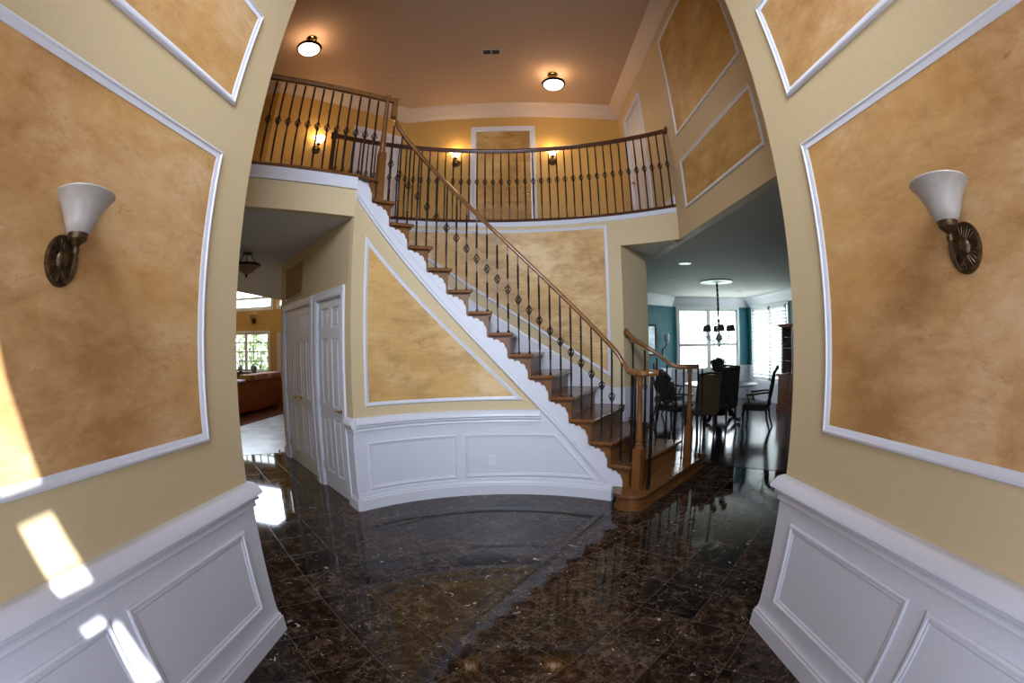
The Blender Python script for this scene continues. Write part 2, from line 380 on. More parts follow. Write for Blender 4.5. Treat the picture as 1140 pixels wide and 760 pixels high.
def fill(S, poly, n=0.004, mb=None):
    """thin skin over a convex polygon in (u, v), with a rim down to the wall"""
    mb = mb or MB(); poly = ccw(poly)
    us = sorted({p[0] for p in poly}); full = []
    for a, b in zip(us, us[1:]):
        k = 1 if S.step > 50 else max(1, int((b - a) / S.step)); full += [a + (b - a) * i / k for i in range(k)]
    full.append(us[-1])
    def span(u):
        vs = []
        for i in range(len(poly)):
            p, q = poly[i - 1], poly[i]
            if min(p[0], q[0]) - 1e-9 <= u <= max(p[0], q[0]) + 1e-9:
                if abs(p[0] - q[0]) < 1e-9: vs += [p[1], q[1]]
                else: vs.append(p[1] + (q[1] - p[1]) * (u - p[0]) / (q[0] - p[0]))
        return min(vs), max(vs)
    R = [[S(u, span(u)[0], -0.002), S(u, span(u)[0], n), S(u, span(u)[1], n), S(u, span(u)[1], -0.002)] for u in full]
    mb.rings(R); return mb
def rect(a, b, c, d): return [(a, c), (b, c), (b, d), (a, d)]
def along(S, u0, u1, prof, mb=None):
    """a moulding run along the wall, prof (n, v) closed"""
    mb = mb or MB(); k = 1 if S.step > 50 else max(1, int(abs(u1 - u0) / S.step))
    mb.rings([[S(u0 + (u1 - u0) * i / k, v, n) for n, v in prof] for i in range(k + 1)]); return mb

# ------------------------------------------------------------------ dimensions
C = (-0.10, 2.80); RI = 1.81; RO = 3.03
Z1 = 2.87; Z2 = 3.31; Z3 = 6.10
D = 1.345; YE = 1.804; YB = -0.9
def pol(r, deg, z=None):
    x, y = C[0] + r * cos(radians(deg)), C[1] + r * sin(radians(deg))
    return (x, y) if z is None else (x, y, z)
def TL(th): return 0.395 + 0.2245 * (th - 47) / 6.75          # line through the tread noses
def nose(n): return 47 + 6.75 * (n - 2)
def zt(n): return 0.17 if n == 1 else 0.395 + 0.2245 * (n - 2)
Z2 = zt(15)
COR = pol(RI, 142.2)                                           # corner where the drum meets the closet wall
LDIR = Vector((-0.757, -0.652)).normalized()
LEND = (COR[0] + LDIR.x * 3.2, COR[1] + LDIR.y * 3.2)
XR = 2.02                                                      # right wall of the hall above the dining opening
A_ = pol(RO, 60.9); B_ = (1.86, 5.93)
XF = -6.05

# ------------------------------------------------------------------ floors and ceilings
fl = MB().prism([(-13, -1.3), (8, -1.3), (8, 13), (-13, 13)], -0.12, 0.0).build('floor', M['marble'], smooth=False)
struct(fl, 'dark brown veined marble floor in diagonal tiles', 'floor')
f2 = MB().prism([(-3.40, 6.10), (-5.7, 4.17), (-5.7, 12.0), (-3.40, 12.0)], -0.01, 0.003).build('floor_hall', M['lighttile'], smooth=False)
struct(f2, 'pale grey marble tile floor of the hall past the closet doors', 'floor')
f3 = MB().prism([(-5.7, 1.82), (-5.7, 12.0), (-12.0, 12.0), (-12.0, 1.82)], -0.01, 0.004).build('floor_family', M['hard'], smooth=False)
struct(f3, 'red brown plank floor under the leather sofa', 'floor')
f4 = MB().prism([(B_[0], B_[1]), (5.97, 1.82), (6.75, 1.82), (6.75, 11.4), (1.86, 11.4)], -0.01, 0.004).build('floor_dining', M['dining_floor'], smooth=False)
struct(f4, 'near black glossy plank floor of the dining room', 'floor')
mb = MB()   # dark inlaid line following the drum
for rr in (1.255,): mb.rings([[pol(rr, a, 0.0) , pol(rr, a, 0.0012), pol(rr + 0.02, a, 0.0012), pol(rr + 0.02, a, 0.0)] for a in range(52, 142, 2)])
struct(mb.build('trim_1', M['slot'], smooth=False), 'thin black inlay line curving through the marble floor', 'floor inlay')

arc_o = [pol(RO + .12, a) for a in [x * 1.0 for x in range(46, 135)]] + [pol(RO + .12, nose(15) + 1.2)]
arc_i = [pol(RI + .06, nose(15) + 1.2 + k * (141.2 - nose(15) - 1.2) / 5) for k in range(6)]
LOFF = Vector((-.652, .757)) * .10
y45 = C[1] + sqrt(RO ** 2 - (XR - C[0]) ** 2)
slab = [(XR + .10, y45 + .02)] + [p for p in arc_o if p[0] < XR + 0.06] + arc_i + [(LEND[0] + LOFF.x, LEND[1] + LOFF.y), (XF, LEND[1]), (XF, 12.0), (XR + .10, 12.0)]
ce = MB().prism(slab, Z1, Z2 - 0.03).build('ceiling', M['ceil_low'], smooth=False)
struct(ce, 'flat white ceiling of the lower hall under the landing', 'ceiling')
cr_ = MB().prism([(XR + .101, YE - .05), (8, YE - .05), (8, 12.0), (XR + .101, 12.0)], Z1, Z2 - 0.03).build('ceiling_dining', M['ceil_low'], smooth=False)
struct(cr_, 'flat shaded ceiling of the dining room', 'ceiling')
up = MB().prism(slab, Z2 - 0.029, Z2 - 0.012).build('floor_landing', M['oak'], smooth=False)
struct(up, 'wooden floor of the upstairs landing', 'floor')
ct = MB().prism([(-6.2, YB - 0.1), (2.2, YB - 0.1), (2.2, 7.6), (-6.2, 7.6)], Z3, Z3 + 0.1).build('ceiling_upper', M['ceil'], smooth=False)
struct(ct, 'high warm lit ceiling over the staircase', 'ceiling')
cf = MB().prism([(-12.2, 1.7), (XF, 1.7), (XF, 12.2), (-12.2, 12.2)], 5.4, 5.5).build('ceiling_family', M['ceil_low'], smooth=False)
struct(cf, 'tall ceiling of the family room', 'ceiling')

# ------------------------------------------------------------------ foyer walls
CR = [(0, .937), (.022, .934), (.034, .926), (.058, .885), (.060, .872), (.036, .866), (.036, .858), (.042, .850), (.038, .840), (.022, .836), (.022, .818), (.026, .812), (.024, .804), (.013, .800), (.013, .778), (0, .776)]
BB = [(0, 0), (.030, 0), (.030, .105), (.024, .112), (.024, .125), (.018, .132), (.014, .150), (.012, .172), (0, .176)]
def run_path(prof, path): return MB().sweep(path, prof)
for sd, nm in ((-1, 'left'), (1, 'right')):
    # main wall seen obliquely on either side, plus its return round the end
    w = MB()
    S = Flat((sd * D, YB), (sd * D, YE), flip=(sd > 0))
    S.n = Vector((-sd, 0, 0))
    w.box((sd * (D + .06), (YB + YE) / 2, Z3 / 2), (.12, YE - YB, Z3))
    xo = XR if sd > 0 else 6.2
    w.box((sd * (D + .12 + (xo - D - .12) / 2), YE - .06, Z3 / 2), (xo - D - .12, .12, Z3))
    wo = struct(w.build('wall_' + nm, M['wall'], smooth=False), f'cream yellow foyer wall on the {nm} with ochre panels over white wainscot', 'wall')
    e = 0.0
    # u measured from YB
    U = lambda y: y - YB
    wb = MB().box((sd * (D - .006), (YB + YE + .012) / 2, .4), (.012, YE + .012 - YB, .8))
    wb.box((sd * (D + .25), YE + .006, .4), (.5, .012, .8))
    wb.build('wainscot', M['white'], wo, smooth=False)
    pth = [(sd * D, YB, 0), (sd * D, YE, 0), (sd * (D + .5), YE, 0)]
    # profile (out, up): out must be towards the room = right of travel for the left wall, left for the right wall
    pr = [(o if sd < 0 else -o, z) for o, z in CR]; pb = [(o if sd < 0 else -o, z) for o, z in BB]
    run_path(pr, pth).build('chair_rail', M['white'], wo)
    run_path(pb, pth).build('baseboard', M['white'], wo)
    for (y0, y1, z0, z1) in ((-.75, 1.53, 1.20, 2.51), (-.75, 1.53, 2.775, 3.40), (-.75, 1.53, 3.66, 5.6)):
        moulding(S, rect(U(y0), U(y1), z0, z1)).build('picture_moulding', M['white'], wo)
        fill(S, rect(U(y0) + .036, U(y1) - .036, z0 + .036, z1 - .036), .003).build('ragged_panel', M['faux_l'], wo, smooth=False)
    WP = [(0, .008), (0, .020), (.008, .026), (.018, .024), (.024, .016), (.034, .018), (.042, .013), (.042, .008)]
    for (y0, y1) in ((.775, 1.68), (-.32, .665)):
        moulding(S, rect(U(y0), U(y1), .24, .717), WP).build('wainscot_moulding', M['white'], wo)

# front wall behind the camera: holes added in it shape the sun patches on the left wall
SUN = Vector((-0.80, 0.65, -0.60)).normalized()
patches = [[(.395, 1.215), (.585, 1.225), (.535, 1.41), (.50, 1.50), (.45, 1.66), (.42, 1.8), (.27, 1.8)],
           [(.48, .94), (.665, .945), (.60, 1.13), (.43, 1.12)],
           [(.52, .865), (.70, .86), (.672, .925), (.487, .925)],
           [(.53, .735), (.665, .735), (.668, .70), (.545, .70)], [(.675, .665), (.735, .69), (.80, .36), (.66, .40)]]
def back_proj(y, z):
    p = Vector((-D, y, z)); t = (YB - y) / SUN.y; q = p + SUN * t; return (q.x, q.z)
holes = [[back_proj(*p) for p in P] for P in patches]
bm = bmesh.new()
FR = [(-D, 0), (D, 0), (D, Z3), (-D, Z3)]
allv = []
loops = []
for L in [FR] + [ccw(h) for h in holes]:
    vs = [bm.verts.new((x, YB, z)) for x, z in L]
    loops.append([bm.edges.new((vs[i], vs[(i + 1) % len(vs)])) for i in range(len(vs))])
bmesh.ops.triangle_fill(bm, use_beauty=True, use_dissolve=False, edges=[e for l in loops for e in l])
# keep only the wall (remove fills inside the holes)
def inside(x, z, P):
    c = False
    for i in range(len(P)):
        (x1, z1), (x2, z2) = P[i - 1], P[i]
        if (z1 > z) != (z2 > z) and x < (x2 - x1) * (z - z1) / (z2 - z1) + x1: c = not c
    return c
rm = [f for f in bm.faces if any(inside(f.calc_center_median().x, f.calc_center_median().z, h) for h in holes)]
bmesh.ops.delete(bm, geom=rm, context='FACES_ONLY')
r = bmesh.ops.extrude_face_region(bm, geom=bm.faces[:])
bmesh.ops.translate(bm, vec=(0, -0.012, 0), verts=[g for g in r['geom'] if isinstance(g, bmesh.types.BMVert)])
me = bpy.data.meshes.new('wall_front'); bm.to_mesh(me); bm.free(); me.materials.append(M['wall'])
wf = bpy.data.objects.new('wall_front', me); COL.objects.link(wf)
struct(wf, 'entrance wall behind the viewer with added holes that shape the sun patches', 'wall')

# ------------------------------------------------------------------ drum under the stair (near side)
SI = Curve(C, RI)                                               # faces the room centre
uI = SI.u
TH0, TH1 = 51.0, 142.2
def strip(S, a0, a1, lo, hi, n0, n1, stepdeg=1.0, mb=None):
    mb = mb or MB(); k = max(1, int(round((a1 - a0) / stepdeg)))
    mb.rings([[S(S.u(a), lo(a), n0), S(S.u(a), lo(a), n1), S(S.u(a), hi(a), n1), S(S.u(a), hi(a), n0)] for a in [a0 + (a1 - a0) * i / k for i in range(k + 1)]])
    return mb
top = lambda a: min(TL(a) - .30, Z2 - .16)
drum = strip(SI, 53.4, TH1, lambda a: 0.0, lambda a: max(.02, min(TL(a) - .42, Z2 - .16)), -.06, 0.0)
dw = struct(drum.build('wall_stair', M['wall']), 'curved cream wall under the staircase with triangular ochre panel', 'wall')
# triangle panel
tri = [(uI(137.7), 1.035), (uI(137.7), TL(137.7) - .72), (uI(84.2), 1.035)]
moulding(SI, tri).build('picture_moulding', M['white'], dw)
fill(SI, offset_poly(ccw(tri), .037), .003).build('ragged_panel', M['faux_s'], dw)
# white wainscot
ang = lambda z: 47 + (z - .395 + .53) / .2245 * 6.75
wm = strip(SI, 53.4, TH1, lambda a: 0.0, lambda a: max(.01, min(.79 if a > 79.3 else .93, TL(a) - .48)), -.002, .008)
wm.build('wainscot', M['white'], dw)
crs = [(n + (.006 if n > 0 else 0), v + .0) for n, v in CR]
along(SI, uI(78.5), uI(TH1), [(n, v) for n, v in crs]).build('chair_rail', M['white'], dw)
along(SI, uI(53.5), uI(TH1), [(n + (.004 if n > 0 else 0), v * 1.05) for n, v in BB]).build('baseboard', M['white'], dw)
WP2 = [(d, n + .001) for d, n in [(0, .006), (0, .018), (.008, .024), (.018, .022), (.024, .014), (.034, .015), (.042, .011), (.042, .006)]]
moulding(SI, rect(uI(107.2), uI(137.8), .205, .68), WP2, w=.8).build('wainscot_moulding', M['white'], dw)
moulding(SI, [(uI(104.2), .205), (uI(104.2), .675), (uI(73.8), .675), (uI(59.8), .215)], WP2, w=.8).build('wainscot_moulding', M['white'], dw)

# outlet
o_ = empty('wall_outlet', SI(uI(95.0), .385, .012), radians(95 - 90 + 180))
pl = MB()
pl.box((0, -.0, 0), (.072, .006, .115)); pl.build('cover_plate', M['plastic'], o_, smooth=False)
for dz in (-.024, .024):
    so = MB().lathe([(0, .0), (.017, .0), (.017, .004), (0, .004)], n=16, M3=Matrix.Rotation(radians(-90), 3, 'X')).build('socket', M['plastic'], o_)
    so.location = (0, .002, dz)
    MB().box((-.006, .005, .003), (.002, .002, .009)).box((.006, .005, .003), (.002, .002, .009)).build('slot', M['slot'], so, smooth=False)
tag(o_, 'small white electrical outlet in the curved wainscot under the stair', 'outlet')

# ------------------------------------------------------------------ staircase
st = empty('staircase', pol(2.4, 47, 0))
def sp(mb, name, mat, parent=st, **k):
    o = mb.build(name, mat, None, **k); o.parent = parent; o.matrix_parent_inverse = Matrix.Translation(-parent.location); return o
def sector(r0, r1, a0, a1, z0, z1, k=5, mb=None):
    mb = mb or MB(); R = []
    for i in range(k + 1):
        a = a0 + (a1 - a0) * i / k
        R.append([pol(r0, a, z0), pol(r1, a, z0), pol(r1, a, z1), pol(r0, a, z1)])
    return mb.rings(R)
# bottom step: long bull-nosed slab swinging out past the newel
def bull(off):
    f0, f1 = Vector((1.19, 3.87)), Vector((2.46, 5.17)); d = (f1 - f0).normalized(); nn = Vector((d.y, -d.x))
    cen = Vector((1.125, 4.055)); r = .185 + off
    pts = []
    a0 = atan2(nn.y, nn.x); a1 = a0 - pi * 0.93
    f1b = f1 + nn * (off) + d * off
    pts.append(f1b)
    tc = cen + nn * r
    pts.append(tc)
    for i in range(1, 15): 
        a = a0 + (a1 - a0) * i / 14; pts.append(cen + Vector((cos(a), sin(a))) * r)
    pts.append(Vector((1.24, 4.46))); pts.append(Vector((2.0, 5.42)))
    pts.append(Vector((2.20, 5.43)) + d * off)
    return [(p.x, p.y) for p in pts]
sp(MB().prism(bull(-.035), 0.0, .135), 'riser', M['oak'])
sp(MB().prism(bull(-.018), 0.0, .022), 'shoe_moulding', M['oak'])
t = MB(); t.prism(bull(-.004), .135, .141); t.prism(bull(.0), .141, .164); t.prism(bull(-.004), .164, .17); sp(t, 'tread', M['tread'], angle=20)
for n in range(2, 15):
    a0 = nose(n); a1 = nose(n + 1)
    ro = 3.16 if n == 2 else RO - .004 if n > 3 else RO + .03
    z = zt(n)
    zb = 0.17 if n == 2 else zt(n - 1) - .25
    sp(sector(RI + .012, ro - (.02 if n < 4 else 0), a0 + 1.0, a1 + 1.0, max(zb, 0.17 if n < 4 else 0), z - .034), 'riser', M['oak'], smooth=False)
    # tread with rounded nose and return
    t = MB(); k = 6; R = []
    for i in range(k + 1):
        a = a0 + .1 + (a1 + 1.0 - a0 - .1) * i / k
        zz0, zz1 = z - .034, z
        rr = RI - .035
        R.append([pol(rr + .006, a, zz0), pol(ro, a, zz0), pol(ro, a, zz1), pol(rr + .008, a, zz1), pol(rr, a, zz1 - .01), pol(rr, a, zz0 + .01)])
    t.rings(R)
    nz = []
    for (da, zz) in ((.1, z - .034), (-.12, z - .026), (-.22, z - .017), (-.12, z - .007), (.1, z)):
        nz.append([pol(RI - .03, a0 + da, zz), pol(ro, a0 + da * (RI / ro), zz)])
    t.rings(nz, closed_ring=False, caps=False)
    sp(t, 'tread', M['tread'])
    # cove under the nosing
    sp(sector(RI - .008, ro - .03, a0 + .45, a0 + 1.05, z - .055, z - .034, 1), 'cove_moulding', M['oak'], smooth=False)
# last riser below the landing edge
sp(sector(RI + .012, RO - .01, nose(15) + .8, nose(15) + 2.0, zt(14) - .2, Z2 - .034, 1), 'riser', M['oak'], smooth=False)
ln = [pol(RI - .035, nose(15) + k * (142.2 - nose(15)) / 5) for k in range(6)]
c2 = (LEND[0] - LDIR.y * -.035 * -1, LEND[1])
# landing nosing: sweep along radial edge, curve and the straight front
pathn = [pol(RO, nose(15), Z2 - .034), pol(RI - .03, nose(15), Z2 - .034)]
noseprof = [(-.05, 0), (.0, 0), (.012, .006), (.018, .017), (.012, .028), (0, .034), (-.05, .034)]
fp = [Vector(pol(RI, a)) for a in (nose(15), 136.5, 138.5, 140.5)] + [Vector(COR), Vector(LEND)]
nn = Vector((-LDIR.y, LDIR.x)) # placeholder
nos = MB()
nos.sweep([pol(RO - .02, nose(15) + .9, Z2 - .034), pol(RI - .0, nose(15) + .9, Z2 - .034)], [(-o, v) for o, v in noseprof])
nos.sweep([(p.x, p.y, Z2 - .034) for p in fp], [(-o - .018, v) for o, v in noseprof])
sp(nos, 'landing_nosing', M['tread'])

# white stringer with scroll brackets under every tread end
le = lambda n: nose(n + 1) + 1.9                               # back end of tread n against the bracket
def chord(a):                                                   # straight line under the tread backs
    return TL(a) - .034 - .2245 * 1.9 / 6.75 - .2245
def strtop(a): return min(chord(a), Z2 - .045)
def strbot(a): return min(TL(a) - .50, Z2 - .16)
sm = strip(SI, 53.4, TH1, lambda a: max(strbot(a), .01), lambda a: max(strtop(a), .02), -.01, .014, .8)
sp(sm, 'stringer', M['white'])
# bead lines
def bead(th, off, w, n): 
    R = []
    k = 70
    for i in range(k + 1):
        a = 55.5 + (TH1 - 55.5) * i / k; z = min(TL(a) - off, Z2 - .16 + (.47 - off) * .5)
        if z < .17: continue
        R.append([SI(uI(a), z, .012), SI(uI(a), z, n), SI(uI(a), z + w, n), SI(uI(a), z + w, .012)])
    return MB().rings(R)
sp(bead(0, .505, .026, .034), 'stringer_bead', M['white'])
sp(bead(0, .455, .012, .027), 'stringer_bead', M['white'])
BR = [(0, .05), (.02, .13), (.06, .12), (.13, .085), (.22, .08), (.30, .11), (.345, .165), (.36, .215), (.42, .17), (.50, .16), (.58, .19), (.64, .25), (.66, .33), (.72, .30), (.79, .32), (.85, .38), (.885, .46), (.885, .54), (.93, .54), (.965, .59), (.99, .67), (1.0, .77), (1.0, .88), (1.0, 1.0)]
for n in range(2, 16):
    a_l = le(n); a_r = a_l - 6.75
    if n == 15: a_l = TH1
    zl = (zt(n) - .034) if n < 15 else Z2 - .045; zr = zt(n - 1) - .034
    if n == 2: a_r = 49.9; zr = .165; 
    pts = []
    for x, dd in BR: pts.append((uI(a_l + (a_r - a_l) * min(1, x)), zl + (zr - zl) * dd))
    # columns down to chord line
    R = []
    for u, z in pts:
        a = degrees(u / RI); zc = max(.0, min(chord(a) - .02, z - .005)) if n < 15 else min(chord(a) - .02, z - .01)
        if n == 2: zc = .165 if a < 54.5 else zc; z = max(z, zc + .004)
        R.append([SI(u, zc, .0), SI(u, zc, .020), SI(u, z, .020), SI(u, z, 0)])
    sp(MB().rings(R), 'tread_bracket', M['white'], angle=60)
tag(st, 'curved oak staircase with scalloped white stringer sweeping up to the landing', 'staircase')

# landing front fascia above the closet hall
SL = Flat(COR, LEND); SL.n = Vector((LDIR.y, -LDIR.x, 0)) * (-1)
if SL.n.dot(Vector((0, -1, 0))) < 0: SL.n = -SL.n
fz = wall(SL, 0, SL.len, Z1 - .002, Z2 - .03, .1)
fo = struct(fz.build('wall_landing', M['wall'], smooth=False), 'cream fascia with white band under the left landing railing', 'wall')
along(SL, -.004, SL.len, [(0, Z2 - .165), (.024, Z2 - .165), (.026, Z2 - .15), (.016, Z2 - .138), (.018, Z2 - .115), (.014, Z2 - .108), (.014, Z2 - .034), (0, Z2 - .034)]).build('fascia_band', M['white'], fo)

# ------------------------------------------------------------------ outer drum wall behind the stair, balcony above
SO = Curve(C, RO); uO = SO.u
ow = strip(SO, 60.9, 136.0, lambda a: 0.0, lambda a: Z2 - .03, -.12, 0.0)
ow = struct(ow.build('wall_rear', M['wall']), 'curved cream wall behind the staircase carrying the large ochre panel', 'wall')
# strip of wall continuing right as the header over the dining opening
hd = strip(SO, 45.7, 60.9, lambda a: Z1 - .002, lambda a: Z2 - .03, -.14, 0.0)
hd.build('opening_header', M['wall'], ow)
loz = lambda a: TL(a) + .215
pan = [(uO(64.2), loz(64.2)), (uO(64.2), 3.175), (uO(nose(14.2)), 3.175)] 
big = [(uO(64.2), loz(64.2)), (uO(64.2), 3.165), (uO(122.5), 3.165)]
moulding(SO, big).build('picture_moulding', M['white'], ow)
fill(SO, offset_poly(ccw(big), .037), .003).build('ragged_panel', M['faux_s'], ow)
strip(SO, 60.9, 136.0, lambda a: max(0.0, TL(a) - .6), lambda a: min(max(TL(a) + .085, 1.055), Z2 - .05), 0.0, .014).build('skirt_board', M['white'], ow)
R = []
for i in range(41):
    a = 64.9 + (136 - 64.9) * i / 40; z = min(TL(a) + .085, Z2 - .05)
    R.append([SO(uO(a), z - .03, .012), SO(uO(a), z - .03, .024), SO(uO(a), z, .02), SO(uO(a), z, .012)])
MB().rings(R).build('skirt_bead', M['white'], ow)
R = MB(); along(SO, uO(45.7), uO(nose(15)), [(0, Z2 - .10), (.012, Z2 - .10), (.016, Z2 - .085), (.010, Z2 - .075), (.010, Z2 - .036), (0, Z2 - .036)]).build('fascia_band', M['white'], ow)
along(SO, uO(45.75), uO(nose(15) + .4), [(-.06, Z2 - .034), (.03, Z2 - .034), (.042, Z2 - .026), (.046, Z2 - .017), (.042, Z2 - .008), (.03, Z2), (-.06, Z2)]).build('balcony_nosing', M['darkrail'], ow)
# jamb turning back to the dining room
SJ = Flat(A_, B_); SJ.n = Vector((SJ.t.y, -SJ.t.x, 0))
jm = wall(SJ, 0, SJ.len, 0, Z1, .12)
jm = struct(jm.build('wall_jamb', M['wall'], smooth=False), 'cream return wall at the end of the stair beside the dining room', 'wall')
along(SJ, 0.002, SJ.len, [(0, 0), (.012, 0), (.012, 1.03), (.02, 1.04), (.016, 1.055), (0, 1.055)]).build('skirt_board', M['white'], jm)

# right upper wall over the dining opening
SR = Flat((XR, YE), (XR, 7.4)); SR.n = Vector((-1, 0, 0))
UY = lambda y: y - YE
DRR = (5.96, 6.86)
rw = wall(SR, 0, SR.len, Z1 - .002, Z3, .12, holes=[(UY(DRR[0]), UY(DRR[1]), Z2, Z2 + 2.2)])
rw = struct(rw.build('wall_upper_right', M['wall'], smooth=False), 'tall cream wall above the dining opening with two ochre panels', 'wall')
for (y0, y1, z0, z1) in ((2.78, 4.65, 4.13, 5.70), (2.78, 4.65, 3.165, 3.79)):
    moulding(SR, rect(UY(y0), UY(y1), z0, z1)).build('picture_moulding', M['white'], rw)
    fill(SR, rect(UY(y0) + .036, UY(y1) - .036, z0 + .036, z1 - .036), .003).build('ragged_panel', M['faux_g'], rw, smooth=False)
along(SR, UY(5.0), UY(DRR[0] - .09), [(0, Z2 - .01), (.016, Z2 - .01), (.016, Z2 + .12), (.008, Z2 + .14), (0, Z2 + .14)]).build('baseboard', M['white'], rw)
# back wall upstairs
SB = Flat((-2.0, 7.4), (XR, 7.4)); SB.n = Vector((0, -1, 0))
bd = (-.66, .34)
bw = wall(SB, 0, SB.len, Z2 - .03, Z3, .12, holes=[(bd[0] + 2.0, bd[1] + 2.0, Z2, Z2 + 2.25)])
bw = struct(bw.build('wall_upper_rear', M['gold'], smooth=False), 'golden yellow upstairs wall behind the balcony', 'wall')
along(SB, 0, bd[0] + 2.0 - .09, [(0, Z2 - .01), (.016, Z2 - .01), (.016, Z2 + .12), (.008, Z2 + .14), (0, Z2 + .14)]).build('baseboard', M['white'], bw)
along(SB, bd[1] + 2.09, SB.len, [(0, Z2 - .01), (.016, Z2 - .01), (.016, Z2 + .12), (.008, Z2 + .14), (0, Z2 + .14)]).build('baseboard', M['white'], bw)
# 45 degree wall upstairs
P1, P2 = (-3.85, 5.55), (-2.0, 7.4)
SD = Flat(P1, P2); SD.n = Vector((SD.t.y, -SD.t.x, 0))
ddw = (1.62, 2.47)
dwl = wall(SD, 0, SD.len, Z2 - .03, Z3, .12, holes=[(ddw[0], ddw[1], Z2, Z2 + 2.12)])
dwl = struct(dwl.build('wall_upper_diagonal', M['gold'], smooth=False), 'golden diagonal upstairs wall behind the left railing', 'wall')
along(SD, 0, ddw[0] - .09, [(0, Z2 - .01), (.016, Z2 - .01), (.016, Z2 + .12), (.008, Z2 + .14), (0, Z2 + .14)]).build('baseboard', M['white'], dwl)
SLw = Flat((-6.1, 5.55), P1); SLw.n = Vector((0, -1, 0))
lw = wall(SLw, 0, SLw.len, Z2 - .03, Z3, .12)
lw = struct(lw.build('wall_upper_left', M['gold'], smooth=False), 'golden upstairs wall at the far left of the landing', 'wall')
lo = MB().box((-6.15, 3.7, (Z2 + Z3) / 2), (.1, 4.0, Z3 - Z2)).build('wall_upper_side', M['gold'], smooth=False)
struct(lo, 'golden wall closing the landing on its left end', 'wall')
# crown moulding upstairs
CW = [(0, -.24), (.012, -.24), (.02, -.215), (.035, -.205), (.06, -.15), (.11, -.085), (.15, -.06), (.165, -.03), (.175, 0), (0, 0)]
cpath = [(-6.1, 5.55, Z3), (P1[0], P1[1], Z3), (P2[0], P2[1], Z3), (XR, 7.4, Z3), (XR, YE, Z3)]
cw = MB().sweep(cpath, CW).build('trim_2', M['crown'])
struct(cw, 'white crown moulding round the high upstairs ceiling', 'crown moulding')

# ------------------------------------------------------------------ doors
CAS = [(0, 0), (0, .012), (.008, .02), (.05, .024), (.075, .02), (.085, .012), (.085, 0)]
def casing(S, u0, u1, z0, z1, parent, w=.085):
    """three sided architrave"""
    mb = MB(); R = []
    prof = [(-.010, -.055), (-.010, .008), (.0, .014), (.010, .020), (.022, .016), (.06, .020), (.078, .026), (w, .022), (w, -.002)]
    for (uu, vv, du, dv) in ((u0, z0, -1, 0), (u0, z1, -1, 1), (u1, z1, 1, 1), (u1, z0, 1, 0)):
        R.append([S(uu + du * d, vv + dv * d, n) for d, n in prof])
    mb.rings(R); return mb.build('casing', M['white'], parent)
def panel_door(name, S, u0, u1, z0, z1, mat, label, cols=2, rows=((.10, .40), (.46, .80), (.85, .955)), rec=.02, th=.035, handle=None, hinge=None, leaves=1, panelmat=None):
    o = empty(name); struct(o, label, 'door')
    W = (u1 - u0) / leaves
    for L in range(leaves):
        a0 = u0 + W * L + (.002 if L else .008); a1 = u0 + W * (L + 1) - (.008 if L == leaves - 1 else .002)
        nm = 'leaf' if leaves > 1 else 'slab'
        H = z1 - z0; hs = []
        st_ = .115 if W > .6 else .085; mid = .10 if W > .6 else .07
        for (r0, r1) in rows:
            cw_ = (a1 - a0 - 2 * st_ - (cols - 1) * mid) / cols
            for c in range(cols):
                ua = a0 + st_ + c * (cw_ + mid); hs.append((ua, ua + cw_, z0 + H * r0, z0 + H * r1))
        SS = lambda u, v, n=0, S=S: S(u, v, n - rec)
        class Q:
            step = 99.0
            def __call__(s, u, v, n=0): return S(u, v, n - rec)
        q = Q()
        lf = wall(q, a0, a1, z0 + .008, z1 - .004, th * .35, holes=hs).build(nm, mat, o, smooth=False)
        pb = MB()
        for h in hs:
            pb2 = [(0, 0), (.014, -.009), (.03, -.009), (.045, -.002)]
            loops = [offset_poly(rect(*h), d) for d, n in pb2]
            R = [[q(*lp[i], n) for lp, (d, n) in zip(loops, pb2)] for i in range(4)]
            pb.rings(R, closed_ring=False, caps=False, closed_path=True)
            pb.add([q(*loops[-1][i], -.002) for i in range(4)], [(0, 1, 2, 3)])
        pb.build('raised_panels', panelmat or mat, lf, smooth=False)
        wall(q, a0, a1, z0 + .008, z1 - .004, .004, mb=MB()).build('core', mat, lf, smooth=False).location = -S.n * .013 if hasattr(S, 'n') else (0, 0, 0)
        if hinge is not None:
            hu = a0 if (hinge == 0 if leaves == 1 else L == 0) else a1
            for hz in (.25, 1.0, 1.85):
                hg = MB(); p = S(hu, z0 + hz, -rec + .006)
                hg.tube([p - Vector((0, 0, .045)), p + Vector((0, 0, .045))], .008, 8); hg.build('hinge', M['steel'], o)
        if handle is not None:
            hu = a1 - .065 if (handle == 1 if leaves == 1 else L == 0) else a0 + .065
            sgn = -1 if hu > (a0 + a1) / 2 else 1
            hb = MB(); p = S(hu, z0 + .96, -rec)
            N = S.n; q0 = Vector((0, 0, 1)).rotation_difference(N).to_matrix()
            hb.lathe([(0, 0), (.030, 0), (.030, .006), (.022, .010), (.010, .012), (.010, .045), (.013, .05), (0, .052)], c=p, n=16, M3=q0)
            e1 = p + N * .045
            hb.tube([e1, e1 + S.t * sgn * .03 + N * .004, e1 + S.t * sgn * .075 + Vector((0, 0, .004)), e1 + S.t * sgn * .11 - Vector((0, 0, .004))], .008, 8, rad=[.009, .009, .008, .006])
            hb.build('lever_handle', M['brass'], o)
    casing(S, u0 - .004, u1 + .004, z0, z1 + .002, o)
    return o
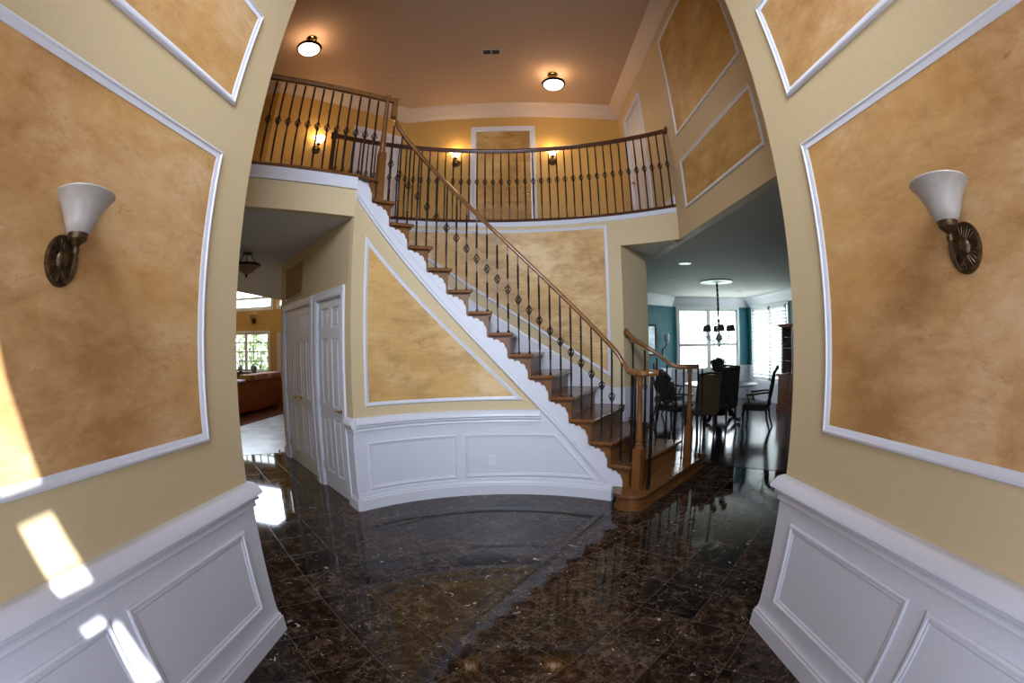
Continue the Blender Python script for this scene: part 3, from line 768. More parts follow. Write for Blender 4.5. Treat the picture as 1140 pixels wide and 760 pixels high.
# closet wall
SC_ = Flat(COR, (-3.47, 5.85)); SC_.n = Vector((-SC_.t.y, SC_.t.x, 0))
if SC_.n.x > 0: SC_.n = -SC_.n
cwl = wall(SC_, .01, SC_.len, 0, Z1, .05, holes=[(.245, 1.01, 0, 2.13), (1.24, 2.50, 0, 2.13)])
cwl = struct(cwl.build('wall_closet', M['wall'], smooth=False), 'cream side wall with the white closet doors', 'wall')
wl_ = MB(); along(SC_, 0, .155, [(0, 0), (.012, 0), (.012, .80), (0, .80)]).build('wainscot', M['white'], cwl, smooth=False)
along(SC_, -.03, .155, [(n, v) for n, v in CR]).build('chair_rail', M['white'], cwl)
along(SC_, -.02, .155, BB).build('baseboard', M['white'], cwl)
along(SC_, 1.10, 1.15, BB).build('baseboard', M['white'], cwl)
along(SC_, 2.59, SC_.len, BB).build('baseboard', M['white'], cwl)
panel_door('door_1', SC_, .245, 1.01, 0, 2.13, M['white'], 'white six panel door with brass lever nearest the curved wall', handle=0, hinge=1)
panel_door('door_2', SC_, 1.24, 2.50, 0, 2.13, M['white'], 'white double closet doors further along the side wall', handle=1, hinge=0, leaves=2)
bx = MB().prism([tuple(SC_(0.0, 0, -.13).xy), tuple(SC_(2.7, 0, -.13).xy), tuple(SC_(2.7, 0, -.6).xy), tuple(SC_(.3, 0, -.6).xy)], 0, 2.3)
# upstairs doors
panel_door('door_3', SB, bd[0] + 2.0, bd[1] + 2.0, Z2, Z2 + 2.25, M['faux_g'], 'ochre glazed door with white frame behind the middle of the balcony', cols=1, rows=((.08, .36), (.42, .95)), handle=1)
panel_door('door_4', SR, UY(DRR[0]), UY(DRR[1]), Z2, Z2 + 2.2, M['white'], 'white upstairs door in the right wall near the ceiling', handle=1)
panel_door('door_5', SD, ddw[0], ddw[1], Z2, Z2 + 2.12, M['white'], 'white upstairs door in the diagonal wall behind the newel', handle=0)

# return air grille high on the closet wall
g = empty('air_return_grille', SC_(2.06, 2.5, 0))
gm = MB(); fr = [(0, 0), (0, .012), (.012, .016), (.035, .01), (.035, 0)]
class Off:
    step = 99.0
gq = moulding(SC_, rect(1.62, 2.44, 2.28, 2.72), fr); sp(gq, 'frame', M['grille'], g)
gs = MB()
for i in range(17):
    z = 2.325 + i * .0215; gs.rings([[SC_(u, z, .002), SC_(u, z + .016, .012), SC_(u, z + .018, .012), SC_(u, z + .003, .001)] for u in (1.65, 2.41)])
sp(gs, 'louvres', M['grille'], g, smooth=False)
sp(fill(SC_, rect(1.64, 2.42, 2.30, 2.70), .0015), 'backing', M['slot'], g, smooth=False)
tag(g, 'tan louvred air return grille above the double closet doors', 'air vent')

# ------------------------------------------------------------------ balusters and railings
def bar_mesh(L, bask, twists, twr=.0122, r=.0076):
    """square bar hanging from z=L to 0; bask = centre height of the basket; twists = list (z0, z1)"""
    mb = MB()
    def sq(z, a, rr): return [Vector((rr * cos(a + k * pi / 2), rr * sin(a + k * pi / 2), z)) for k in range(4)]
    segs = []; z = 0.0; R = []
    a = pi / 4; R.append(sq(0, a, r * 1.414))
    marks = sorted(twists)
    for (z0, z1) in marks:
        R.append(sq(z0, a, r * 1.414)); n = max(4, int((z1 - z0) / .016))
        for i in range(n + 1): R.append(sq(z0 + (z1 - z0) * i / n, a + i * pi / 4, twr))
        a = a + n * pi / 4; R.append(sq(z1, a, r * 1.414))
    R.append(sq(L, a, r * 1.414)); mb.rings(R)
    # shoe
    mb.lathe([(.016, 0), (.016, .012), (.009, .026), (0, .026)], n=8)
    return mb
def basket_mesh(h=.085, w=.031):
    mb = MB()
    for k in range(4):
        pts = []; rad = []
        for i in range(11):
            t = i / 10; r = .004 + (w - .004) * sin(pi * t) ** .8; a = k * pi / 2 + t * pi * 1.0
            pts.append((r * cos(a), r * sin(a), (t - .5) * h)); rad.append(.0052)
        mb.tube(pts, .004, 5, rad)
    for s_ in (-1, 1): mb.lathe([(0, s_ * h * .5 - .008), (.013, s_ * h * .5 - .006), (.013, s_ * h * .5 + .006), (0, s_ * h * .5 + .008)], n=8)
    return mb
BASK = basket_mesh().build('basket_proto', M['iron']).data
bpy.data.objects.remove(bpy.data.objects['basket_proto'])
def mesh_of(mb, mat, nm):
    o = mb.build(nm, mat); d = o.data; bpy.data.objects.remove(o); return d
def put(name, data, parent, loc, rz=0):
    o = bpy.data.objects.new(name, data); COL.objects.link(o); o.parent = parent
    o.matrix_parent_inverse = Matrix.Identity(4); o.location = loc; o.rotation_euler = (0, 0, rz); return o
RAILP = [(-.018, -.030), (.018, -.030), (.022, -.018), (.031, -.008), (.031, .004), (.024, .020), (.012, .028), (-.012, .028), (-.024, .020), (-.031, .004), (-.031, -.008), (-.022, -.018)]
def add_bal(par, x, y, z, data, zb, rz):
    b = put('baluster', data, par, (x, y, z), rz)
    if zb: put('basket', BASK, b, (0, 0, zb), 0)
    return b
RB = 1.865
HR = .885          # underside of the stair rail above the nosing line
ir = empty('stair_railing')
d1, d2 = 1.45, 4.85
variants = []
for dd in (d1, d2):
    L = HR + .2245 * dd / 6.75
    variants.append((L, mesh_of(bar_mesh(L, L - .47, [(.10 + L - .885, L - .62), (L - .36, L - .10)]), M['iron'], 'stair_baluster')))
for n in range(2, 15):
    for k, dd in enumerate((d1, d2)):
        a = nose(n) + dd; L, dat = variants[k]
        if n == 14 and k == 1: continue
        add_bal(ir, *pol(RB, a, zt(n)), dat, L - .475, radians(a))
path = []
NW = (1.185, 4.07)
path += [(1.355, 4.03, 1.325), (1.28, 4.035, 1.325), (1.205, 4.065, 1.325), pol(RB, 49.5, 1.335)]
path += [pol(RB, 51.5, TL(51.5) + .885), pol(RB, 53, TL(53) + .91)]
a = 55.0
while a < 127.5: path.append(pol(RB, a, TL(a) + .915)); a += 2.5
path += [pol(RB, 128.0, 4.03), pol(RB, 129.2, 4.10), pol(RB, 129.9, 4.20)]
mb = MB().sweep(path, RAILP)
mb.sweep([pol(RB, 129.95, 4.17), pol(RB, 130.0, 4.20), pol(RB, 130.1, 4.34)], RAILP)  # gooseneck upright
hr = mb
# upright as a stout block
g0 = pol(RB, 130.0); hr.box((g0[0], g0[1], 4.26), (.055, .06, .26), radians(130 + 90))
NL = pol(RB, 133.0)
hr.sweep([pol(RB, 129.3, 4.36), (NL[0], NL[1], 4.36)], RAILP)
hr.build('handrail', M['rail'], ir, angle=50)
# volute cap
MB().lathe([(0, -.028), (.052, -.028), (.066, -.014), (.066, .008), (.052, .024), (0, .028)], c=(1.215, 4.06, 1.325), n=24).build('volute_cap', M['rail'], ir)
# turned newel, fluted square base
def newel(x, y, z0, z1, rz, par, s=1.0, mat='oak', base=.32, bw=.088):
    mb = MB(); h = z1 - z0
    mb.box((0, 0, z0 + base / 2), (bw * s, bw * s, base))
    zz = z0 + base
    mb.lathe([(0, zz - .001), (.042 * s, zz - .001), (.044 * s, zz + .012), (.032 * s, zz + .026), (.038 * s, zz + .045), (.028 * s, zz + .06), (.034 * s, zz + .075), (.036 * s, zz + .11), (.030 * s, zz + .3 * (h - base)), (.022 * s, z1 - .10), (.028 * s, z1 - .09), (.022 * s, z1 - .075), (.030 * s, z1 - .04), (.034 * s, z1), (0, z1)], n=16)
    o = mb.build('newel', M[mat], par, angle=40); o.location = (x, y, 0); o.rotation_euler = (0, 0, rz)
    return o
newel(NW[0], NW[1], .17, 1.30, radians(48), ir, 1.0, base=.42)
for dx, dy in ((.10, .10), (.125, -.055), (-.02, .135), (.17, .03)):
    L = 1.297 - .17
    add_bal(ir, NW[0] + dx * .8, NW[1] + dy * .8, .17, mesh_of(bar_mesh(L, L - .5, [(.2, .5), (.75, 1.0)]), M['iron'], 'volute_baluster'), .62, .3)
# upper newel against the landing
un = newel(NL[0], NL[1], zt(14) - .02, 4.40, radians(133), ir, .95, base=.58, bw=.08)
tag(ir, 'long curved oak handrail on twisted iron balusters along the open side of the stair', 'stair railing')

# outer short rail from the jamb rosette to the second newel
orr = empty('stair_railing')
N2 = (2.14, 5.09)
w0 = SJ(.04, 1.745, .03)
hp = [(w0.x + .0, w0.y, 1.745), (1.50, 5.305, 1.64), (1.72, 5.225, 1.50), (1.86, 5.175, 1.385), (1.93, 5.15, 1.335), (2.0, 5.125, 1.315), (2.25, 5.06, 1.315)]
MB().sweep(hp, RAILP).build('handrail', M['rail'], orr, angle=50)
q0 = Vector((0, 0, 1)).rotation_difference(SJ.n).to_matrix()
MB().lathe([(0, 0), (.058, 0), (.060, .012), (.048, .020), (.03, .026), (0, .026)], c=SJ(.05, 1.745, 0), n=20, M3=q0).build('wall_rosette', M['rail'], orr)
newel(N2[0], N2[1], .17, 1.285, radians(48), orr, 1.05, base=.40)
MB().box((N2[0] + .03, N2[1] - .01, 1.322), (.15, .12, .05), radians(-15)).build('newel_cap', M['darkrail'], orr, smooth=False)
for (x, y, zb) in ((1.46, 5.32, zt(3)), (1.60, 5.27, zt(3)), (1.74, 5.22, zt(2)), (1.86, 5.175, zt(2)), (1.97, 5.14, zt(2)), (2.06, 5.10, .17), (2.26, 5.10, .17), (2.30, 5.06, .17)):
    rz_ = 1.745 - (x - 1.34) * .72 if x < 1.93 else 1.315
    L = rz_ - .03 - zb
    add_bal(orr, x, y, zb, mesh_of(bar_mesh(L, L * .5, [(.15, L * .5 - .09), (L * .5 + .09, L - .12)]), M['iron'], 'outer_baluster'), L * .5, .4)
tag(orr, 'short oak handrail from the cream jamb down to the second newel by the dining room', 'stair railing')

# left landing railing
lr = empty('landing_railing')
off = Vector((-LDIR.y, LDIR.x)); 
if off.y < 0: off = -off
p0 = Vector(NL); p1 = Vector(LEND) + off * .09
LB = 4.335 - .03 - Z2
bl = mesh_of(bar_mesh(LB, .48, [(.10, .40), (.62, .90)]), M['iron'], 'landing_baluster')
nb = int((p1 - p0).length / .107)
for i in range(1, nb):
    p = p0.lerp(p1, i / nb)
    if p.x < -3.3: break
    add_bal(lr, p.x, p.y, Z2, bl, .52, .7)
MB().sweep([(p0.x, p0.y, 4.355), (p1.x, p1.y, 4.355)], RAILP).build('handrail', M['rail'], lr, angle=50)
tag(lr, 'left landing railing of iron balusters above the closet hall', 'railing')

# balcony railing
br = empty('balcony_railing')
RBB = RO + .02; LBB = 4.385 - .03 - Z2
bb_ = mesh_of(bar_mesh(LBB, .5, [(.20, .50), (.66, .92)]), M['iron'], 'balcony_baluster')
nb = 43
for i in range(nb):
    a = 46.8 + (135.4 - 46.8) * i / (nb - 1)
    add_bal(br, *pol(RBB, a, Z2), bb_, .575, radians(a))
path = [pol(RBB, 45.9 + (136.6 - 45.9) * i / 50, 4.385) for i in range(51)]
MB().sweep(path, RAILP).build('handrail', M['darkrail'], br, angle=50)
e = pol(RBB, 136.6)
MB().lathe([(0, -.05), (.045, -.05), (.052, -.02), (.052, .02), (.04, .045), (0, .05)], c=(e[0], e[1], 4.385), n=16).build('end_cap', M['darkrail'], br)
MB().lathe([(.045, 0), (.045, .3), (.03, .32), (.025, .9), (.032, 1.05), (0, 1.05)], c=(e[0], e[1], Z2 - .012), n=12).build('newel', M['darkrail'], br)
qx = Matrix.Rotation(radians(-90), 3, 'Y')
MB().lathe([(0, 0), (.055, 0), (.058, .012), (.045, .022), (0, .024)], c=(XR, pol(RBB, 45.8)[1], 4.385), n=20, M3=qx).build('wall_rosette', M['darkrail'], br)
tag(br, 'curved balcony railing with dark handrail and basket iron balusters', 'railing')

# ------------------------------------------------------------------ lamps
def sconce(S, u, z, lit=False, s=1.0, label='', group=None):
    """oval fluted back plate, hooked arm, cup and bell shade; local: x along wall, y out, z up"""
    b = S(u, z, 0); o = empty('wall_sconce', b); n = S.n
    rz = atan2(n.y, n.x) - pi / 2
    o.rotation_euler = (0, 0, rz); o.scale = (s, s, s)
    R90 = Matrix.Rotation(radians(-90), 3, 'X')               # z axis -> +y
    pm = MB()
    pm.lathe([(0, 0), (.072, 0), (.077, .006), (.074, .014), (.064, .017), (.060, .012), (.030, .016), (.024, .024), (.012, .030), (0, .032)], n=36, sx=1.0, sy=1.04, M3=R90)
    pm.build('back_plate', M['bronze'], o)
    fm = MB()
    for k in range(28):
        a = 2 * pi * k / 28
        c_, s_ = cos(a), sin(a)
        fm.tube([(.028 * c_, .0175, .028 * s_ * 1.04), (.045 * c_, .0175, .045 * s_ * 1.04), (.062 * c_, .0145, .062 * s_ * 1.04)], .0028, 5, rad=[.0016, .003, .0036])
    fm.build('flutes', M['bronze'], o)
    am = MB()
    pts = [(0, .02, -.030), (0, .045, -.062), (0, .078, -.070), (0, .102, -.052), (0, .114, -.020), (0, .117, .012), (0, .117, .030)]
    am.tube(pts, .0065, 8)
    am.lathe([(0, .004), (.012, .006), (.015, .018), (.011, .028), (.018, .034), (.036, .046), (.042, .066), (.038, .070), (0, .066)], c=(0, .117, 0), n=20)
    am.build('arm', M['bronze'], o)
    sm_ = MB()
    prof = [(.036, .060), (.047, .066), (.059, .090), (.072, .118), (.088, .146), (.106, .168), (.116, .176), (.115, .180), (.104, .174), (.085, .150), (.068, .120), (.054, .092), (.038, .072), (.001, .068)]
    R = []
    for r_, z_ in prof: R.append([Vector((r_ * cos(2 * pi * k / 28), .117 + r_ * sin(2 * pi * k / 28), z_)) for k in range(28)])
    sm_.rings(R, caps=False)
    sm_.build('glass_shade', M['litshade' if lit else 'shade'], o)
    if lit:
        l = bpy.data.lights.new('sconce_bulb', 'POINT'); l.energy = lit; l.color = (1, .62, .30); l.shadow_soft_size = .04
        lo_ = bpy.data.objects.new('bulb_light', l); COL.objects.link(lo_); lo_.parent = o; lo_.location = (0, .117, .22)
    tag(o, label, 'wall light', group); return o
SLf = Flat((-D, YB), (-D, YE)); SLf.n = Vector((1, 0, 0))
SRf = Flat((D, YB), (D, YE)); SRf.n = Vector((-1, 0, 0))
sconce(SLf, .70 - YB, 1.865, label='bronze wall sconce with unlit frosted shade on the left foyer wall')
sconce(SRf, .70 - YB, 1.865, label='bronze wall sconce with unlit frosted shade on the right foyer wall')
SL_E = 5.5
sconce(SB, -1.01 + 2.0, 4.90, SL_E, 1.0, 'lit wall sconce left of the ochre door upstairs')
sconce(SB, .72 + 2.0, 4.90, SL_E, 1.0, 'lit wall sconce right of the ochre door upstairs')
sconce(SD, .86, 4.88, SL_E, 1.0, 'lit wall sconce behind the left landing railing')
def flush(x, y, z, E, label, name='ceiling_light'):
    o = empty(name, (x, y, z))
    DZ = -.10
    MB().lathe([(0, 0), (.085, 0), (.085, -.012), (.07, -.02), (.03, -.028), (.022, -.04), (.022, -.09), (.05, -.098), (0, -.105)], n=24).build('canopy', M['brass'], o)
    MB().lathe([(.168, DZ-.085), (.185, DZ-.085), (.195, DZ-.10), (.190, DZ-.125), (.170, DZ-.135), (.160, DZ-.125), (.160, DZ-.095), (.168, DZ-.085)], n=32).build('rim', M['iron'], o)
    for k in range(3):
        a = k * 2 * pi / 3 + .4
        MB().tube([(.03 * cos(a), .03 * sin(a), -.05), (.10 * cos(a), .10 * sin(a), -.12), (.165 * cos(a), .165 * sin(a), DZ-.10)], .006, 6).build('arm', M['iron'], o)
    MB().lathe([(.165, DZ-.12), (.155, DZ-.142), (.125, DZ-.170), (.08, DZ-.19), (.03, DZ-.20), (.0, DZ-.202)], n=28).build('glass_bowl', M['litbowl'], o)
    MB().lathe([(0, DZ-.198), (.014, DZ-.202), (.016, DZ-.214), (.008, DZ-.224), (.011, DZ-.236), (0, DZ-.246)], n=12).build('finial', M['iron'], o)
    l = bpy.data.lights.new('bulb', 'POINT'); l.energy = E; l.color = (1, .60, .34); l.shadow_soft_size = .05
    lo_ = bpy.data.objects.new('bulb_light', l); COL.objects.link(lo_); lo_.parent = o; lo_.location = (0, 0, -.13)
    l = bpy.data.lights.new('bulb', 'SPOT'); l.energy = E * 1.8; l.color = (1, .66, .36); l.shadow_soft_size = .12; l.spot_size = radians(165); l.spot_blend = .6
    lo_ = bpy.data.objects.new('bulb_light', l); COL.objects.link(lo_); lo_.parent = o; lo_.location = (0, 0, -.40)
    tag(o, label, 'ceiling light'); return o
flush(-2.88, 4.62, Z3, 15, 'lit alabaster ceiling light with bronze rim above the left landing')
flush(.70, 6.25, Z3, 15, 'lit alabaster ceiling light with bronze rim above the balcony')
# ceiling vent
cv = empty('ceiling_vent', (-.29, 5.58, Z3))
MB().box((0, 0, -.004), (.30, .13, .008)).build('frame', M['ceil_low'], cv, smooth=False)
gs = MB()
for s_ in (-1, 1):
    for i in range(6): gs.box((s_ * .068, -.045 + i * .018, -.010), (.115, .010, .004))
gs.build('slots', M['slot'], cv, smooth=False)
tag(cv, 'small rectangular air vent in the high ceiling', 'air vent')
sd_ = MB().lathe([(0, 0), (.075, 0), (.075, -.022), (.06, -.032), (0, -.034)], c=(-1.95, 6.05, Z3), n=24).build('smoke_detector', M['ceil'])
tag(sd_, 'faint round smoke detector on the high ceiling left of the vent', 'smoke detector')

# semi flush lamp in the closet hall
hl = empty('ceiling_light', (-3.52, 4.92, Z1))
MB().lathe([(0, 0), (.07, 0), (.07, -.02), (.02, -.03), (0, -.03)], n=20).build('canopy', M['iron'], hl)
for k in range(3):
    a = k * 2 * pi / 3 + .2
    MB().tube([(.05 * cos(a), .05 * sin(a), -.015), (.10 * cos(a), .10 * sin(a), -.10), (.17 * cos(a), .17 * sin(a), -.155)], .007, 6).build('arm', M['iron'], hl)
MB().lathe([(.165, -.15), (.20, -.15), (.205, -.165), (.19, -.18), (.165, -.17)], n=28).build('rim', M['iron'], hl)
MB().lathe([(.18, -.16), (.155, -.20), (.10, -.25), (.03, -.285), (0, -.29)], n=28).build('glass_bowl', M['grille'], hl)
MB().lathe([(0, -.285), (.018, -.29), (.012, -.31), (.016, -.32), (0, -.34)], n=12).build('finial', M['iron'], hl)
tag(hl, 'unlit dark bronze bowl ceiling lamp in the hall by the closet doors', 'ceiling light')

# ------------------------------------------------------------------ dining room shell
def window(name, S, u0, u1, z0, z1, label, mull=(), rails=(), shutters=False, muntins=None, depth=.10):
    o = empty(name); struct(o, label, 'window')
    fm = MB(); w = .045
    def bar(a, b, c, d, n0=-.06, n1=-.015): fm.rings([[S(a, c, n0), S(a, c, n1), S(a, d, n1), S(a, d, n0)], [S(b, c, n0), S(b, c, n1), S(b, d, n1), S(b, d, n0)]])
    bar(u0, u1, z0, z0 + w); bar(u0, u1, z1 - w, z1); bar(u0, u0 + w, z0, z1); bar(u1 - w, u1, z0, z1)
    for m in mull: bar(m - .06, m + .06, z0, z1, -.06, .0)
    for r_ in rails: bar(u0, u1, r_ - .038, r_ + .038)
    fm.build('window_frame', M['shutter'], o, smooth=False)
    if muntins:
        mm = MB(); nu, nv = muntins; edges = [u0] + list(mull) + [u1]
        for a, b in zip(edges, edges[1:]):
            for i in range(1, nu):
                x = a + (b - a) * i / nu; mm.rings([[S(x - .018, z, -.05), S(x - .018, z, -.03), S(x + .018, z, -.03), S(x + .018, z, -.05)] for z in (z0, z1)])
        for j in range(1, nv):
            z = z0 + (z1 - z0) * j / nv; mm.rings([[S(u, z - .018, -.05), S(u, z - .018, -.03), S(u, z + .018, -.03), S(u, z + .018, -.05)] for u in (u0, u1)])
        mm.build('muntins', M['shutter'], o, smooth=False)
    gm = MB(); gm.add([S(u0, z0, -.045), S(u1, z0, -.045), S(u1, z1, -.045), S(u0, z1, -.045)], [(0, 1, 2, 3)]); gm.build('pane', M['glass'], o, smooth=False)
    c_ = MB(); pr = [(0, -.002), (0, .018), (.05, .024), (.075, .018), (.075, -.002)]
    R = [[S(uu + du * d, vv + dv * d, n) for d, n in pr] for (uu, vv, du, dv) in ((u0, z0, -1, -1), (u0, z1, -1, 1), (u1, z1, 1, 1), (u1, z0, 1, -1))]
    c_.rings(R, closed_path=True); c_.build('casing', M['shutter'], o)
    if shutters:
        edges = [u0 + .03] + list(mull) + [u1 - .03]
        for a, b in zip(edges, edges[1:]):
            sh = MB()
            def sb(x0, x1, y0, y1): sh.rings([[S(x, y0, .004), S(x, y0, .030), S(x, y1, .030), S(x, y1, .004)] for x in (x0, x1)])
            sb(a, a + .05, z0 + .02, z1 - .02); sb(b - .05, b, z0 + .02, z1 - .02); sb(a, b, z0 + .02, z0 + .10); sb(a, b, z1 - .10, z1 - .02); 
            zz = z0 + .13
            while zz < z1 - .13:
                sh.rings([[S(x, zz, .0), S(x, zz + .012, .0), S(x, zz + .062, .040), S(x, zz + .050, .040)] for x in (a + .05, b - .05)]); zz += .092
            sh.build('shutter', M['shutter'], o, smooth=False)
    return o
YD = 11.4; XD = 6.75
SDf = Flat((1.74, YD), (XD, YD)); SDf.n = Vector((0, -1, 0))
SDr = Flat((XD, YE), (XD, YD)); SDr.n = Vector((-1, 0, 0))
wx = (4.47 - 1.74, 6.36 - 1.74); wy = (9.28 - YE, 11.1 - YE)
def dining_wall(S, holes, nm, lab, u1=None):
    u1 = u1 or S.len
    o = struct(wall(S, 0, u1, 0, Z1, .12, holes).build(nm, M['teal'], smooth=False), lab, 'wall')
    h = holes[0] if holes else (u1, u1, 0, 0)
    for (a, b) in ((0, h[0] - .075), (h[1] + .075, u1)):
        if b - a > .02:
            along(S, a, b, [(0, 0), (.012, 0), (.012, .90), (.03, .91), (.03, .935), (.015, .95), (0, .95)]).build('wainscot', M['white'], o, smooth=False)
    if holes: along(S, h[0] - .075, h[1] + .075, [(0, 0), (.012, 0), (.012, h[2] - .08), (0, h[2] - .08)]).build('wainscot', M['white'], o, smooth=False)
    CWd = [(0, Z1 - .27), (.012, Z1 - .27), (.02, Z1 - .24), (.05, Z1 - .2), (.11, Z1 - .09), (.15, Z1 - .05), (.16, Z1), (0, Z1)]
    along(S, 1.6 if nm.endswith('dining_left') else 0, u1, CWd).build('crown_moulding', M['white'], o)
    return o
dining_wall(SDf, [(wx[0], wx[1], .87, 2.53)], 'wall_dining_far', 'teal far wall of the dining room around the window')
dining_wall(SDr, [(wy[0], wy[1], .55, 2.56)], 'wall_dining_right', 'teal right wall of the dining room with shuttered window')
P45a, P45b = (1.86, 9.76), (4.28, YD)
SD4 = Flat(P45a, P45b); SD4.n = Vector((SD4.t.y, -SD4.t.x, 0))
dining_wall(SD4, [], 'wall_dining_diagonal', 'teal angled wall at the left of the dining room')
SD5 = Flat((1.86, B_[1]), (1.86, 9.76)); SD5.n = Vector((1, 0, 0))
dining_wall(SD5, [], 'wall_dining_left', 'teal left wall of the dining room')
window('window_1', SDf, wx[0], wx[1], .87, 2.53, 'bright double window in the far dining room wall', mull=[5.40 - 1.74], rails=[1.55])
window('window_2', SDr, wy[0], wy[1], .55, 2.56, 'bright window with white plantation shutters beside the hutch', mull=[10.15 - YE], shutters=True)
fw_ = MB().box(((XR + 7) / 2, YE - .06, Z1 / 2), (7 - XR, .12, Z1)).build('wall_dining_near', M['teal'], smooth=False)
struct(fw_, 'near wall of the dining room hidden behind the foyer', 'wall')

# ------------------------------------------------------------------ family room shell
YF = 12.0
SFf = Flat((-12.1, YF), (-3.3, YF)); SFf.n = Vector((0, -1, 0))
fx = lambda x: x + 12.1
ffw = wall(SFf, 0, SFf.len, 0, 5.4, .12, [(fx(-10.2), fx(-7.60), .92, 2.10), (fx(-10.4), fx(-7.50), 2.88, 4.3), (fx(-7.22), fx(-6.4), 2.88, 4.1)])
ffw = struct(ffw.build('wall_family_far', M['gold'], smooth=False), 'golden far wall of the family room with windows', 'wall')
along(SFf, fx(-7.25), fx(-7.05), [(0, 0), (.03, 0), (.03, 2.1), (0, 2.1)]).build('door_casing', M['white'], ffw, smooth=False)
window('window_3', SFf, fx(-10.2), fx(-7.60), .92, 2.10, 'family room window with small panes and trees outside', mull=[fx(-9.4), fx(-8.52)], muntins=(3, 4))
window('window_4', SFf, fx(-10.4), fx(-7.50), 2.88, 4.3, 'bright transom window high in the family room wall', rails=[3.2])
window('window_5', SFf, fx(-7.22), fx(-6.4), 2.88, 4.1, 'small bright transom window at the right of the family room')
for nm, a, b, lab, h in (('wall_family_left', (-12.1, 1.7), (-12.1, 12.1), 'left wall of the family room', 5.4), ('wall_hall_side', (-3.40, 5.9), (-3.40, 12.0), 'wall of the hall past the closets', 2.87), ('wall_family_near', (-12.1, 1.744), (-6.1, 1.744), 'near wall of the family room', 5.4)):
    v = Vector(b) - Vector(a); m_ = (Vector(a) + Vector(b)) / 2
    struct(MB().box((m_.x, m_.y, h / 2), (max(.12, abs(v.x)), max(.12, abs(v.y)), h)).build(nm, M['gold'], smooth=False), lab, 'wall')
hb = MB().box((XF, 7, (Z1 + 5.4) / 2), (.1, 10.4, 5.4 - Z1)).build('wall_family_header', M['gold'], smooth=False)
struct(hb, 'golden wall above the opening to the family room', 'wall')
sconce(SFf, fx(-8.18), 2.48, False, 1.15, label='small sconce with white shade on the golden family room wall')

# ------------------------------------------------------------------ sofa and cushions
def rbox(mb, c, d, r=.05, rz=0, k=2):
    """soft box: superellipse cross-sections"""
    R = []; nx = 7
    x0, y0, z0 = d[0] / 2, d[1] / 2, d[2] / 2
    Rm = Matrix.Rotation(rz, 3, 'Z')
    zs = [-z0, -z0 + r * .3, -z0 + r, z0 - r, z0 - r * .3, z0]; ins = [r, r * .3, 0, 0, r * .3, r]
    for z, i in zip(zs, ins):
        ring = []
        X, Y = x0 - i, y0 - i
        for (sx, sy, a0) in ((1, 1, 0), (-1, 1, 90), (-1, -1, 180), (1, -1, 270)):
            for q in range(5):
                a = radians(a0 + q * 22.5); ring.append(Rm @ Vector((sx * (X - r) + r * cos(a), sy * (Y - r) + r * sin(a), z)) + Vector(c))
        R.append(ring)
    mb.rings(R); return mb
so = empty('sofa', (-7.05, 10.1, 0))
rbox(MB(), (.36, 0, .42), (.24, 2.5, .76), .07).build('backrest', M['leather'], so)
rbox(MB(), (-.08, 0, .25), (.85, 2.4, .36), .05).build('seat_base', M['leather'], so)
for s_ in (-1, 1): rbox(MB(), (-.08, s_ * 1.18, .34), (.88, .2, .56), .07).build('armrest', M['leather'], so)
for s_ in (-.58, .58): rbox(MB(), (-.12, s_, .49), (.7, 1.12, .16), .05).build('seat_cushion', M['leather'], so)
for a in (-.45, .4):
    for b in (-1.1, 1.1): MB().box((a, b, .035), (.06, .06, .07)).build('foot', M['darkwood'], so, smooth=False)
tag(so, 'brown leather sofa with its back to the hall on the red plank floor', 'sofa')
for i, (y, mt, rz, lab) in enumerate(((9.42, 'goldcush', .2, 'amber patterned cushion at the near end of the leather sofa'), (9.98, 'pink', -.15, 'rose cushion on the sofa back beside the amber cushion'), (10.75, 'pink', .1, 'long rose cushion on the far half of the sofa back'))):
    c_ = rbox(MB(), (0, 0, 0), (.34, .66 if i else .36, .17), .06, rz * .3).build('cushion', M[mt]); c_.location = (-6.68, y, .885)
    tag(c_, lab, 'cushion')
th = rbox(MB(), (0, 0, 0), (.34, .5, .05), .02, .3).build('throw_blanket', M['mauve']); th.location = (-6.68, 8.96, .832)
tag(th, 'pale folded throw over the near corner of the sofa back', 'blanket')
for i, (x, lab, r_, mt) in enumerate(((-8.95, 'dark round vase on the sill at the left of the family window', .13, 'leaf'), (-8.55, 'pale rounded vase standing on the family window sill', .10, 'mirror'), (-8.0, 'grey vase at the right end of the family window sill', .12, 'mirror'))):
    v_ = MB().lathe([(0, 0), (r_ * .5, 0), (r_ * .9, r_ * .5), (r_, r_ * 1.0), (r_ * .8, r_ * 1.6), (r_ * .35, r_ * 1.9), (r_ * .4, r_ * 2.1), (0, r_ * 2.1)], n=20).build('vase', M[mt])
    v_.location = (x, 11.7, .90); tag(v_, lab, 'vase')
cn = MB().box((0, 0, .43), (2.4, .4, .05)); 
for sx in (-1.1, 1.1):
    for sy in (-.15, .15): cn.box((sx, sy, .20), (.06, .06, .41))
cn = MB(); cb = empty('console_table', (-8.6, 11.72, 0))
MB().box((0, 0, .88), (2.4, .42, .04)).build('top', M['darkwood'], cb, smooth=False)
for sx in (-1.1, 1.1):
    for sy in (-.15, .15): MB().box((sx, sy, .43), (.06, .06, .86)).build('leg', M['darkwood'], cb, smooth=False)
tag(cb, 'dark console table under the family room window behind the sofa', 'table')
ds = MB(); ds.tube([(0, 0, 0), (0, 0, .05), (.015, 0, .075)], .012, 8); ds.lathe([(0, 0), (.03, 0), (.03, .012), (0, .012)], n=12)
ds = ds.build('door_stop', M['blackplastic']); ds.location = (-3.57, 5.78, 0.0); tag(ds, 'small black door stop on the floor at the far end of the closet doors', 'door stop')

